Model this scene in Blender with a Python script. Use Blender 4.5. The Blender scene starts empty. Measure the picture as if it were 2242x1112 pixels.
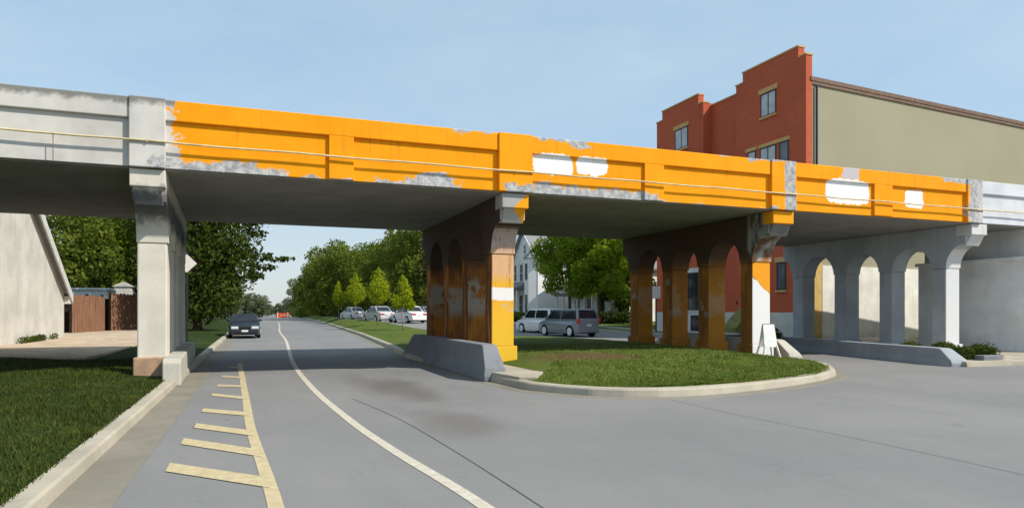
import bpy, math, random
import numpy as np
from mathutils import Vector, Matrix
from mathutils.geometry import tessellate_polygon
R = math.radians
C = bpy.context.scene.collection
S = bpy.context.scene

# ------------------------------------------------------------------ camera
EYE = 1.6
FPX = 1475.0           # focal length in photograph pixels (2242 wide)
YAW = R(20.8)
cam_d = bpy.data.cameras.new('camera')
cam = bpy.data.objects.new('camera', cam_d); C.objects.link(cam)
cam_d.sensor_width = 36.0
cam_d.lens = FPX / 2242 * 36.0
cam_d.shift_y = 124 / 2242
cam_d.clip_start = 0.05
cam_d.clip_end = 6000
cam.location = (0, 0, EYE)
cam.rotation_euler = (R(90), 0, -YAW)
S.camera = cam

# ------------------------------------------------------------------ light
SUN_EL, SUN_BETA = 44, 40          # elevation; how far the sun stands in front of the bridge face
w = bpy.data.worlds.new('World'); S.world = w; w.use_nodes = True
nt = w.node_tree; nt.nodes.clear()
sky = nt.nodes.new('ShaderNodeTexSky'); sky.sky_type = 'NISHITA'; sky.sun_disc = False
sky.sun_elevation = R(SUN_EL); sky.sun_rotation = R(90 + SUN_BETA)
sky.air_density = 1.0; sky.dust_density = 0.8; sky.ozone_density = 1.0
tc = nt.nodes.new('ShaderNodeTexCoord')
mp = nt.nodes.new('ShaderNodeMapping'); mp.inputs['Scale'].default_value = (1.0, 1.0, 3.2)
nz = nt.nodes.new('ShaderNodeTexNoise'); nz.inputs['Scale'].default_value = 2.6; nz.inputs['Detail'].default_value = 7; nz.inputs['Roughness'].default_value = 0.6
rp = nt.nodes.new('ShaderNodeValToRGB')
rp.color_ramp.elements[0].position = 0.38; rp.color_ramp.elements[0].color = (0, 0, 0, 1)
rp.color_ramp.elements[1].position = 0.78; rp.color_ramp.elements[1].color = (1, 1, 1, 1)
mx = nt.nodes.new('ShaderNodeMix'); mx.data_type = 'RGBA'
sc_ = nt.nodes.new('ShaderNodeMath'); sc_.operation = 'MULTIPLY'; sc_.inputs[1].default_value = 0.42
veil = nt.nodes.new('ShaderNodeMix'); veil.data_type = 'RGBA'; veil.inputs['Factor'].default_value = 0.62; veil.inputs['B'].default_value = (4.1, 5.9, 7.4, 1)   # thin high veil of summer haze
bg = nt.nodes.new('ShaderNodeBackground'); bg.inputs['Strength'].default_value = 0.11
out = nt.nodes.new('ShaderNodeOutputWorld')
L = nt.links.new
L(tc.outputs['Generated'], mp.inputs['Vector']); L(mp.outputs['Vector'], nz.inputs['Vector'])
L(nz.outputs['Fac'], rp.inputs['Fac']); L(rp.outputs['Color'], sc_.inputs[0]); L(sc_.outputs[0], mx.inputs['Factor'])
hz = nt.nodes.new('ShaderNodeSeparateXYZ'); hr = nt.nodes.new('ShaderNodeMapRange'); hr.interpolation_type = 'SMOOTHSTEP'; hr.inputs['From Min'].default_value = 0.0; hr.inputs['From Max'].default_value = 0.28
hm = nt.nodes.new('ShaderNodeMix'); hm.data_type = 'RGBA'; hm.inputs['A'].default_value = (5.3, 5.95, 6.4, 1); hm.inputs['B'].default_value = (4.1, 5.9, 7.4, 1)   # paler towards the horizon
L(tc.outputs['Generated'], hz.inputs[0]); L(hz.outputs['Z'], hr.inputs['Value']); L(hr.outputs[0], hm.inputs['Factor']); L(hm.outputs['Result'], veil.inputs['B'])
L(sky.outputs['Color'], veil.inputs['A']); L(veil.outputs['Result'], mx.inputs['A']); mx.inputs['B'].default_value = (5.3, 6.2, 6.8, 1)
L(mx.outputs['Result'], bg.inputs['Color']); L(bg.outputs['Background'], out.inputs['Surface'])
sun_d = bpy.data.lights.new('sun', 'SUN'); sun_d.energy = 4.4; sun_d.angle = R(0.6); sun_d.color = (1.0, 0.94, 0.84)
sun = bpy.data.objects.new('sun', sun_d); C.objects.link(sun)
sv = Vector((math.cos(R(SUN_EL)) * math.cos(R(SUN_BETA)), -math.cos(R(SUN_EL)) * math.sin(R(SUN_BETA)), math.sin(R(SUN_EL))))
sun.rotation_euler = (-sv).to_track_quat('-Z', 'Y').to_euler(); sun.location = (20, -20, 40)
S.view_settings.view_transform = 'Standard'; S.view_settings.look = 'None'; S.view_settings.exposure = 0.22
S.render.resolution_x = 1024; S.render.resolution_y = 507

# ------------------------------------------------------------------ geometry helpers
CA, SA = math.cos(YAW), math.sin(YAW)
def ray(px): return (px - 1121) / FPX
def G(px, py, z=0.0):                       # a point of the ground seen in the photograph
    d = (EYE - z) * FPX / (py - 680)
    return D(px, d)
def D(px, d):
    t = ray(px)
    return (d * (SA + t * CA), d * (CA - t * SA))
def FX(px, Y=16.0):                         # X on a plane Y = const
    t = ray(px); return Y * (SA + t * CA) / (CA - t * SA)
def FZ(px, py, Y=16.0):
    t = ray(px); d = Y / (CA - t * SA); return EYE + (680 - py) / FPX * d
def lerp(a, b, t): return a + (b - a) * t
def interp(tab, x):
    return float(np.interp(x, [a for a, _ in tab], [b for _, b in tab]))

def base_of(p):
    v = Vector((0, 0, 0))
    while p is not None:
        v = v + p.location; p = p.parent
    return v

class MB:
    def __init__(s): s.v = []; s.f = []
    def add(s, vs, fs):
        n = len(s.v); s.v += [tuple(p) for p in vs]; s.f += [tuple(i + n for i in f) for f in fs]; return s
    def box(s, x0, x1, y0, y1, z0, z1):
        vs = [(x, y, z) for z in (z0, z1) for y in (y0, y1) for x in (x0, x1)]
        return s.add(vs, [(0, 2, 3, 1), (4, 5, 7, 6), (0, 1, 5, 4), (2, 6, 7, 3), (0, 4, 6, 2), (1, 3, 7, 5)])
    def prism(s, poly, a, b, axis='z', fn=None):
        # poly: 2-D outline; extruded along axis from a to b
        def mk(p, q):
            if axis == 'z': return (p[0], p[1], q)
            if axis == 'x': return (q, p[0], p[1])
            return (p[0], q, p[1])
        n = len(poly)
        vs = [mk(p, a) for p in poly] + [mk(p, b) for p in poly]
        if fn: vs = [fn(p) for p in vs]
        tris = tessellate_polygon([[Vector((p[0], p[1], 0)) for p in poly]])
        fs = [tuple(t) for t in tris] + [tuple(i + n for i in reversed(t)) for t in tris]
        fs += [(i, (i + 1) % n, (i + 1) % n + n, i + n) for i in range(n)]
        return s.add(vs, fs)
    def tube(s, pts, rad, n=8, cap=True):
        pts = [Vector(p) for p in pts]
        rads = rad if isinstance(rad, (list, tuple)) else [rad] * len(pts)
        rings = []
        for i, p in enumerate(pts):
            d = (pts[min(i + 1, len(pts) - 1)] - pts[max(i - 1, 0)])
            d = d.normalized() if d.length > 1e-9 else Vector((0, 0, 1))
            u = d.cross(Vector((0, 0, 1)) if abs(d.z) < 0.9 else Vector((1, 0, 0))).normalized(); v = d.cross(u)
            rings.append([p + (u * math.cos(2 * math.pi * k / n) + v * math.sin(2 * math.pi * k / n)) * rads[i] for k in range(n)])
        vs = [q for r in rings for q in r]
        fs = [(i * n + k, i * n + (k + 1) % n, (i + 1) * n + (k + 1) % n, (i + 1) * n + k) for i in range(len(pts) - 1) for k in range(n)]
        if cap: fs += [tuple(range(n - 1, -1, -1)), tuple((len(pts) - 1) * n + k for k in range(n))]
        return s.add(vs, fs)
    def disc(s, c, axis, r, h, n=20):
        a = Vector(axis).normalized(); c = Vector(c)
        return s.tube([c - a * h / 2, c + a * h / 2], r, n)
    def quad(s, a, b, c, d): return s.add([a, b, c, d], [(0, 1, 2, 3)])
    def ngon(s, pts):
        tris = tessellate_polygon([[Vector(p) for p in pts]])
        return s.add(pts, [tuple(t) for t in tris])
    def build(s, name, mat, parent=None, bevel=0, smooth=False, seg=2):
        m = bpy.data.meshes.new(name)
        off = base_of(parent)
        m.from_pydata([(x - off.x, y - off.y, z - off.z) for x, y, z in s.v], [], s.f)
        m.update()
        import bmesh
        bm = bmesh.new(); bm.from_mesh(m); bmesh.ops.recalc_face_normals(bm, faces=bm.faces); bm.to_mesh(m); bm.free()
        if mat: m.materials.append(mat)
        o = bpy.data.objects.new(name, m); C.objects.link(o)
        if parent: o.parent = parent
        if smooth:
            for p in m.polygons: p.use_smooth = True
        if bevel:
            b = o.modifiers.new('bevel', 'BEVEL'); b.width = bevel; b.segments = seg; b.limit_method = 'ANGLE'; b.angle_limit = R(35)
        return o

def thing(name, label, cat, loc=(0, 0, 0), group=None):
    o = bpy.data.objects.new(name, None); C.objects.link(o); o.empty_display_size = 0.3
    o.location = loc
    return tag(o, label, cat, group)
def tag(o, label, cat, group=None, kind=None):
    o['label'] = label; o['category'] = cat
    if group: o['group'] = group
    if kind: o['kind'] = kind
    return o
def struct(o): o['kind'] = 'structure'; return o
def dup(root, loc, rz, label, scale=1.0, mats=None):
    r = root.copy(); C.objects.link(r); r.location = loc; r.rotation_euler = (0, 0, rz); r.scale = (scale,) * 3; r['label'] = label
    def cp(src, par):
        for ch in src.children:
            c = ch.copy(); C.objects.link(c); c.parent = par
            if mats:
                for i, sl in enumerate(c.material_slots):
                    if sl.material and sl.material.name in mats:
                        sl.link = 'OBJECT'; sl.material = mats[ch.material_slots[i].material.name]
            cp(ch, c)
    cp(root, r)
    return r

# ------------------------------------------------------------------ material helpers
class N:
    def __init__(s, name, rough=0.8, spec=0.3):
        s.m = bpy.data.materials.new(name); s.m.use_nodes = True; s.t = s.m.node_tree; s.t.nodes.clear()
        s.o = s.n('ShaderNodeOutputMaterial'); s.b = s.n('ShaderNodeBsdfPrincipled')
        s.b.inputs['Roughness'].default_value = rough; s.b.inputs['Specular IOR Level'].default_value = spec
        s.l(s.b.outputs[0], s.o.inputs[0]); s._pos = None
    def n(s, t): return s.t.nodes.new(t)
    def l(s, a, b): s.t.links.new(a, b)
    def put(s, sock, v):
        if isinstance(v, (int, float)): sock.default_value = v
        elif isinstance(v, tuple): sock.default_value = v if len(v) != 3 or sock.type == 'VECTOR' else v + (1,)
        else: s.l(v, sock)
    @property
    def pos(s):
        if s._pos is None: s._pos = s.n('ShaderNodeNewGeometry').outputs['Position']
        return s._pos
    def objco(s): return s.n('ShaderNodeTexCoord').outputs['Object']
    def math(s, op, a, b=0.0, c=None):
        k = s.n('ShaderNodeMath'); k.operation = op; s.put(k.inputs[0], a); s.put(k.inputs[1], b)
        if c is not None: s.put(k.inputs[2], c)
        return k.outputs[0]
    def noise(s, scale, detail=4, rough=0.55, vec=None, stretch=None):
        k = s.n('ShaderNodeTexNoise'); k.inputs['Scale'].default_value = scale; k.inputs['Detail'].default_value = detail; k.inputs['Roughness'].default_value = rough
        v = vec if vec is not None else s.pos
        if stretch:
            mpn = s.n('ShaderNodeMapping'); mpn.inputs['Scale'].default_value = stretch; s.l(v, mpn.inputs['Vector']); v = mpn.outputs[0]
        s.l(v, k.inputs['Vector']); return k.outputs['Fac']
    def ramp(s, fac, p0, p1, v0=0.0, v1=1.0):
        k = s.n('ShaderNodeMapRange'); k.interpolation_type = 'SMOOTHSTEP'
        s.put(k.inputs['Value'], fac); s.put(k.inputs['From Min'], p0); s.put(k.inputs['From Max'], p1); s.put(k.inputs['To Min'], v0); s.put(k.inputs['To Max'], v1)
        return k.outputs[0]
    def mix(s, f, a, b, mode='MIX'):
        k = s.n('ShaderNodeMix'); k.data_type = 'RGBA'; k.blend_type = mode
        s.put(k.inputs['Factor'], f); s.put(k.inputs['A'], a); s.put(k.inputs['B'], b); return k.outputs['Result']
    def xyz(s, v=None):
        k = s.n('ShaderNodeSeparateXYZ'); s.l(v if v is not None else s.pos, k.inputs[0]); return k.outputs
    def comb(s, x, y, z):
        k = s.n('ShaderNodeCombineXYZ'); s.put(k.inputs[0], x); s.put(k.inputs[1], y); s.put(k.inputs[2], z); return k.outputs[0]
    def col(s, v): s.put(s.b.inputs['Base Color'], v); return s
    def bump(s, h, strength=0.3, dist=0.02):
        k = s.n('ShaderNodeBump'); k.inputs['Strength'].default_value = strength; k.inputs['Distance'].default_value = dist
        s.l(h, k.inputs['Height']); s.l(k.outputs[0], s.b.inputs['Normal']); return s
    def box2(s, x, z, x0, x1, z0, z1, soft=0.012):      # soft mask of a rectangle in (x, z)
        a = s.math('MINIMUM', s.math('SUBTRACT', x, x0), s.math('SUBTRACT', x1, x))
        b = s.math('MINIMUM', s.math('SUBTRACT', z, z0), s.math('SUBTRACT', z1, z))
        return s.ramp(s.math('MINIMUM', a, b), -soft, soft)

def plain(name, c, rough=0.7, spec=0.3, var=0.12, scale=3.0, metal=0.0, coat=0.0, obj=False):
    k = N(name, rough, spec); v = k.objco() if obj else None
    f = k.noise(scale, 5, 0.6, v)
    dark = tuple(x * (1 - var) for x in c); lite = tuple(min(1, x * (1 + var)) for x in c)
    k.col(k.mix(k.ramp(f, 0.3, 0.7), dark, lite)); k.b.inputs['Metallic'].default_value = metal; k.b.inputs['Coat Weight'].default_value = coat
    return k.m

def concrete(name, c, stain=0.45, streak=0.5, top=None):
    k = N(name, 0.88, 0.2)
    base = k.mix(k.ramp(k.noise(0.9, 6, 0.6), 0.3, 0.7), tuple(x * 0.86 for x in c), tuple(min(1, x * 1.1) for x in c))
    st = k.ramp(k.noise(2.0, 6, 0.65, stretch=(2.2, 2.2, 0.25)), 0.5, 0.75, 0, streak)
    base = k.mix(st, base, tuple(x * 0.55 for x in c))
    sp = k.ramp(k.noise(14, 5, 0.7), 0.55, 0.8, 0, stain)
    base = k.mix(sp, base, tuple(x * 0.6 for x in c))
    k.col(base); k.bump(k.noise(30, 6, 0.7), 0.25, 0.01)
    return k

# ------------------------------------------------------------------ materials
M = {}
# asphalt
k = N('asphalt', 0.85, 0.25)
c = k.mix(k.ramp(k.noise(0.22, 5, 0.6), 0.3, 0.7), (0.182, 0.180, 0.179), (0.228, 0.222, 0.214))
tr = k.ramp(k.noise(0.8, 5, 0.6, stretch=(1.3, 0.16, 1)), 0.48, 0.75, 0, 0.35)
c = k.mix(tr, c, (0.15, 0.15, 0.15))
xy = k.xyz()
def blot(cx, cy, rx, ry, amt, c):
    dx = k.math('DIVIDE', k.math('SUBTRACT', xy[0], cx), rx); dy = k.math('DIVIDE', k.math('SUBTRACT', xy[1], cy), ry)
    r2 = k.math('ADD', k.math('MULTIPLY', dx, dx), k.math('MULTIPLY', dy, dy))
    r2 = k.math('ADD', r2, k.math('MULTIPLY', k.noise(0.9, 5, 0.65), 1.3))
    return k.mix(k.ramp(r2, 0.55, 1.75, amt, 0.0), c, (0.10, 0.085, 0.07))
a_ = G(880, 850); c = blot(a_[0], a_[1], 0.7, 3.0, 0.75, c)
a_ = G(1000, 925); c = blot(a_[0], a_[1], 0.7, 1.6, 0.55, c)
a_ = G(800, 840); c = blot(a_[0], a_[1], 0.5, 3.2, 0.4, c)
sp = k.ramp(k.noise(55, 3, 0.7), 0.45, 0.75, 0, 0.45); c = k.mix(sp, c, (0.32, 0.31, 0.30))
sp = k.ramp(k.noise(80, 2, 0.7), 0.52, 0.7, 0, 0.4); c = k.mix(sp, c, (0.09, 0.09, 0.09))
vo = k.n('ShaderNodeTexVoronoi'); vo.feature = 'DISTANCE_TO_EDGE'; vo.inputs['Scale'].default_value = 0.24
vx = k.n('ShaderNodeVectorMath'); vx.operation = 'ADD'; nv = k.n('ShaderNodeTexNoise'); nv.inputs['Scale'].default_value = 0.9; nv.inputs['Detail'].default_value = 8; nv.inputs['Roughness'].default_value = 0.7
vs_ = k.n('ShaderNodeVectorMath'); vs_.operation = 'SCALE'; vs_.inputs['Scale'].default_value = 1.6
k.l(k.pos, nv.inputs['Vector']); k.l(nv.outputs['Color'], vs_.inputs[0]); k.l(vs_.outputs[0], vx.inputs[0]); k.l(k.pos, vx.inputs[1]); k.l(vx.outputs[0], vo.inputs['Vector'])
ck = k.math('MULTIPLY', k.ramp(vo.outputs['Distance'], 0.0008, 0.0035, 1, 0), k.ramp(k.noise(0.35, 3), 0.5, 0.6, 0, 0.7))
c = k.mix(ck, c, (0.075, 0.072, 0.07))
pt = k.ramp(k.noise(3.0, 6, 0.75), 0.56, 0.7, 0, 0.30); c = k.mix(pt, c, (0.13, 0.128, 0.125))
k.col(c); k.bump(k.noise(90, 3, 0.7), 0.35, 0.006); M['asphalt'] = k.m
M['asphalt_far'] = k.m
k = concrete('kerb_concrete', (0.40, 0.36, 0.285), 0.5, 0.3); M['kerb'] = k.m
k = concrete('gutter_concrete', (0.225, 0.205, 0.165), 0.5, 0.3); M['gutter'] = k.m
k = concrete('pavement_concrete', (0.40, 0.355, 0.285), 0.35, 0.2); M['pave'] = k.m
k = N('road_paint', 0.75, 0.3)
c = k.mix(k.ramp(k.noise(9, 6, 0.7), 0.35, 0.7), (0.46, 0.37, 0.21), (0.58, 0.48, 0.29))
c = k.mix(k.ramp(k.noise(38, 4, 0.75), 0.53, 0.70, 0, 0.75), c, (0.20, 0.195, 0.185)); k.col(c); M['paint_cream'] = k.m
k = N('lane_paint_white', 0.75, 0.3)
c = k.mix(k.ramp(k.noise(9, 6, 0.7), 0.35, 0.7), (0.48, 0.43, 0.34), (0.60, 0.55, 0.45))
c = k.mix(k.ramp(k.noise(38, 4, 0.75), 0.54, 0.71, 0, 0.75), c, (0.20, 0.195, 0.185)); k.col(c); M['paint_white'] = k.m
M['seam'] = plain('tar_seam', (0.10, 0.10, 0.10), 0.9)
def grass_mat(name, a, b, dry, dryamt):
    k = N(name, 0.9, 0.1)
    c = k.mix(k.ramp(k.noise(1.1, 6, 0.65), 0.3, 0.7), a, b)
    c = k.mix(k.ramp(k.noise(0.55, 5, 0.6), 0.52, 0.72, 0, dryamt), c, dry)
    c = k.mix(k.ramp(k.noise(25, 4, 0.7), 0.4, 0.75, 0, 0.55), c, tuple(x * 0.5 for x in a))
    if name == 'island_grass':
        x, y, z = k.xyz(); dx = k.math('DIVIDE', k.math('SUBTRACT', x, 8.4), 2.0); dy = k.math('DIVIDE', k.math('SUBTRACT', y, 16.3), 1.7)
        r2 = k.math('ADD', k.math('ADD', k.math('MULTIPLY', dx, dx), k.math('MULTIPLY', dy, dy)), k.noise(1.6, 5, 0.65))
        c = k.mix(k.ramp(r2, 0.6, 1.6, 0.85, 0.0), c, (0.13, 0.075, 0.04))
    k.col(c); k.bump(k.noise(22, 5, 0.75), 0.6, 0.05); return k.m
M['lawn'] = grass_mat('lawn_grass', (0.018, 0.034, 0.006), (0.036, 0.058, 0.010), (0.10, 0.10, 0.03), 0.5)  # deeper than the island grass, shade on this lawn put into the colour
M['island'] = grass_mat('island_grass', (0.065, 0.105, 0.016), (0.12, 0.155, 0.028), (0.15, 0.115, 0.05), 0.55)
M['verge'] = grass_mat('verge_grass', (0.07, 0.125, 0.02), (0.12, 0.17, 0.03), (0.15, 0.15, 0.05), 0.4)
M['ground'] = grass_mat('field_grass', (0.05, 0.085, 0.018), (0.085, 0.12, 0.03), (0.13, 0.12, 0.05), 0.4)
def blade_mat(name, a, b):
    k = N(name, 0.7, 0.15)
    c = k.mix(k.ramp(k.noise(1.3, 5, 0.7), 0.3, 0.7), a, b)
    c = k.mix(k.ramp(k.noise(0.45, 5, 0.65, stretch=(0.8, 1.6, 1)), 0.55, 0.70, 0, 0.75), c, (b[0] * 1.9, b[1] * 1.5, b[2] * 1.3))
    c2 = k.mix(k.ramp(k.noise(60, 2, 0.7), 0.4, 0.7, 0, 0.5), c, (b[0] * 1.5, b[1] * 1.25, b[2])); k.col(c2); return k.m
M['blade_dark'] = blade_mat('lawn_blade', (0.025, 0.040, 0.006), (0.052, 0.070, 0.010))  # lawn blades darkened likewise, the lawn's shade is in their green
M['blade_light'] = blade_mat('island_blade', (0.085, 0.14, 0.02), (0.16, 0.20, 0.035))
def leaf_mat(name, a, b, hi, scale=0.5):
    k = N(name, 0.75, 0.08)
    c = k.mix(k.ramp(k.noise(scale, 4, 0.6), 0.35, 0.65), a, b)
    c = k.mix(k.ramp(k.noise(scale * 5, 3, 0.7), 0.5, 0.72, 0, 0.75), c, hi); k.col(c)
    tr = k.n('ShaderNodeBsdfTranslucent'); k.put(tr.inputs['Color'], c)
    ms = k.n('ShaderNodeMixShader'); ms.inputs[0].default_value = 0.5
    k.l(k.b.outputs[0], ms.inputs[1]); k.l(tr.outputs[0], ms.inputs[2]); k.l(ms.outputs[0], k.o.inputs[0]); return k.m
M['leaf_dark'] = leaf_mat('dark_leaf', (0.048, 0.075, 0.014), (0.080, 0.112, 0.019), (0.13, 0.155, 0.024), 0.35)
M['leaf_mid'] = leaf_mat('mid_leaf', (0.115, 0.155, 0.025), (0.18, 0.22, 0.032), (0.26, 0.28, 0.04), 0.3)
M['leaf_sun'] = leaf_mat('sunny_leaf', (0.15, 0.24, 0.018), (0.26, 0.36, 0.028), (0.38, 0.45, 0.04), 0.45)
M['leaf_lime'] = leaf_mat('lime_leaf', (0.28, 0.34, 0.016), (0.37, 0.42, 0.022), (0.46, 0.49, 0.035), 0.8)
M['leaf_far'] = leaf_mat('far_leaf', (0.14, 0.165, 0.09), (0.19, 0.21, 0.11), (0.25, 0.26, 0.13), 0.2)  # paler and greyer, haze of distance put into the leaf colour
M['shrub'] = leaf_mat('shrub_leaf', (0.05, 0.075, 0.014), (0.09, 0.12, 0.02), (0.17, 0.17, 0.03), 1.2)
M['bark'] = plain('bark', (0.10, 0.075, 0.055), 0.9, 0.1, 0.35, 6)
M['bark_pale'] = plain('pale_bark', (0.30, 0.22, 0.17), 0.9, 0.1, 0.3, 6)

GREY = (0.60, 0.57, 0.53)
# parapet: bare concrete, orange repaint with ragged edges, white cover-up patches
k = concrete('parapet_paint', GREY, 0.25, 0.18)
x, y, z = k.xyz()
conc = k.b.inputs['Base Color'].links[0].from_socket
top = k.ramp(k.math('ADD', z, k.math('MULTIPLY', k.math('SUBTRACT', k.noise(3.5, 6, 0.7), 0.5), 0.42)), 5.86, 6.02, 0, 0.8)
conc = k.mix(top, conc, (0.14, 0.135, 0.125))
speck = k.mix(k.ramp(k.noise(7, 9, 0.78), 0.38, 0.64), (0.28, 0.285, 0.295), (0.60, 0.59, 0.58))
nx = k.math('MULTIPLY', k.math('SUBTRACT', k.noise(2.6, 7, 0.68), 0.5), 1.25)
nz2 = k.math('MULTIPLY', k.math('SUBTRACT', k.noise(1.9, 7, 0.68, stretch=(1, 1, 1.5)), 0.5), 0.72)
xd = k.math('ADD', x, nx); zd = k.math('ADD', z, nz2)
orange = k.mix(k.ramp(k.noise(1.4, 5, 0.6), 0.3, 0.7), (0.90, 0.32, 0.004), (0.97, 0.365, 0.007))
orange = k.mix(k.ramp(k.noise(7, 5, 0.7, stretch=(2, 1, 0.3)), 0.52, 0.8, 0, 0.22), orange, (0.72, 0.24, 0.006))
orange = k.mix(k.math('MULTIPLY', k.ramp(k.noise(2.2, 7, 0.72, stretch=(3.2, 1, 0.16)), 0.53, 0.72, 0, 0.5), k.ramp(z, 4.7, 5.6)), orange, (0.46, 0.17, 0.012))
orange = k.mix(k.ramp(k.noise(45, 4, 0.75), 0.62, 0.78, 0, 0.3), orange, (0.62, 0.42, 0.2))
om = k.box2(xd, z, FX(382), FX(2120), 4.3, 7.0)
bare = None
def gray(px0, px1, z0, z1):
    global bare
    m_ = k.box2(xd, zd, FX(px0), FX(px1), z0, z1); bare = m_ if bare is None else k.math('MAXIMUM', bare, m_)
gray(330, 640, 4.0, 4.80)
gray(640, 880, 4.0, 4.66)
gray(885, 1005, 4.0, 4.84)
gray(1112, 1440, 4.0, 4.82); gray(1180, 1262, 4.0, 4.90); gray(1275, 1350, 4.0, 4.93); gray(915, 985, 4.0, 4.97); gray(470, 560, 4.0, 4.9)
gray(1440, 1700, 4.0, 4.64)
gray(985, 1086, 6.0, 7.0)
gray(1175, 1290, 5.98, 7.0)
gray(1570, 1712, 6.06, 7.0)
gray(2065, 2200, 5.9, 7.0)
m_ = k.box2(k.math('ADD', x, k.math('MULTIPLY', nx, 0.25)), zd, FX(1716), FX(1741), 4.0, 7.0); bare = k.math('MAXIMUM', bare, m_)
om = k.math('MULTIPLY', om, k.math('SUBTRACT', 1.0, bare))
c = k.mix(bare, conc, speck)
# pale repaint right of the last pier
pale = k.box2(x, z, 23.45, 90, 4.0, 7.0, 0.02)
c = k.mix(pale, c, k.mix(k.ramp(k.noise(1.5, 5), 0.3, 0.7), (0.58, 0.60, 0.64), (0.70, 0.71, 0.74)))
rough_band = k.box2(xd, zd, FX(2105), FX(2142), 4.0, 7.0)
c = k.mix(rough_band, c, speck)
c = k.mix(om, c, orange)
lav = k.box2(k.math('ADD', x, k.math('MULTIPLY', nx, 0.3)), z, FX(1845), FX(1880), FZ(1860, 392), 7.0, 0.02); c = k.mix(lav, c, (0.55, 0.49, 0.52))
white = None
nxs = k.math('MULTIPLY', k.math('SUBTRACT', k.noise(9, 5, 0.6), 0.5), 0.22); nzs = k.math('MULTIPLY', k.math('SUBTRACT', k.noise(7.3, 5, 0.6), 0.5), 0.22)
xs = k.math('ADD', x, nxs); zs = k.math('ADD', z, nzs)
for (a0, b0, a1, b1) in ((1168, 337, 1256, 382), (1265, 344, 1332, 383), (1812, 393, 1907, 446), (1986, 416, 2026, 455)):
    pc = (a0 + a1) / 2
    cx = (FX(a0) + FX(a1)) / 2; rx = (FX(a1) - FX(a0)) / 2; z1_ = FZ(pc, b0); z0_ = FZ(pc, b1); cz = (z0_ + z1_) / 2; rz_ = (z1_ - z0_) / 2
    dx = k.math('POWER', k.math('ABSOLUTE', k.math('DIVIDE', k.math('SUBTRACT', xs, cx), rx)), 4.5)
    dz = k.math('POWER', k.math('ABSOLUTE', k.math('DIVIDE', k.math('SUBTRACT', zs, cz), rz_)), 4.5)
    m_ = k.ramp(k.math('ADD', dx, dz), 1.15, 0.9)
    white = m_ if white is None else k.math('MAXIMUM', white, m_)
c = k.mix(white, c, k.mix(k.ramp(k.noise(5, 4), 0.3, 0.7), (0.86, 0.83, 0.83), (0.93, 0.91, 0.91)))
k.col(c); M['parapet'] = k.m
M['deck'] = concrete('deck_concrete', (0.27, 0.262, 0.24), 0.5, 0.35).m

# bents
M['pier_cream'] = concrete('cream_pier', (0.66, 0.61, 0.525), 0.15, 0.16).m
k = concrete('cream_pier_cap', (0.64, 0.59, 0.51), 0.3, 0.3)
c = k.b.inputs['Base Color'].links[0].from_socket
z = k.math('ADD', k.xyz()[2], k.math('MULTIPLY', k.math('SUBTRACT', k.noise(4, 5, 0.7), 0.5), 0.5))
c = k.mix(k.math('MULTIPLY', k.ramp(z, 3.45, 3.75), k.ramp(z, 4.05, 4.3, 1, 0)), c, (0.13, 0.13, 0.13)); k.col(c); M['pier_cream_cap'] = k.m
k = concrete('blue_grey_pier', (0.44, 0.47, 0.505), 0.3, 0.35); c = k.b.inputs['Base Color'].links[0].from_socket
def facing(k):                                   # which faces of the columns look down the street (lit fronts and shaded sides are put into the colour)
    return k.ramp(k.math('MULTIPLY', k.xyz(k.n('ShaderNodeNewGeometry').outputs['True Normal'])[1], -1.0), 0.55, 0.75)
k.col(k.mix(k.math('MULTIPLY', facing(k), k.ramp(k.xyz()[1], 17.3, 17.0)), c, (0.66, 0.66, 0.66))); M['pier_blue'] = k.m  # front column's street face paler, its sunlit look put into the colour
M['pier_pale'] = concrete('pale_cap', (0.68, 0.67, 0.66), 0.3, 0.3).m
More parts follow.
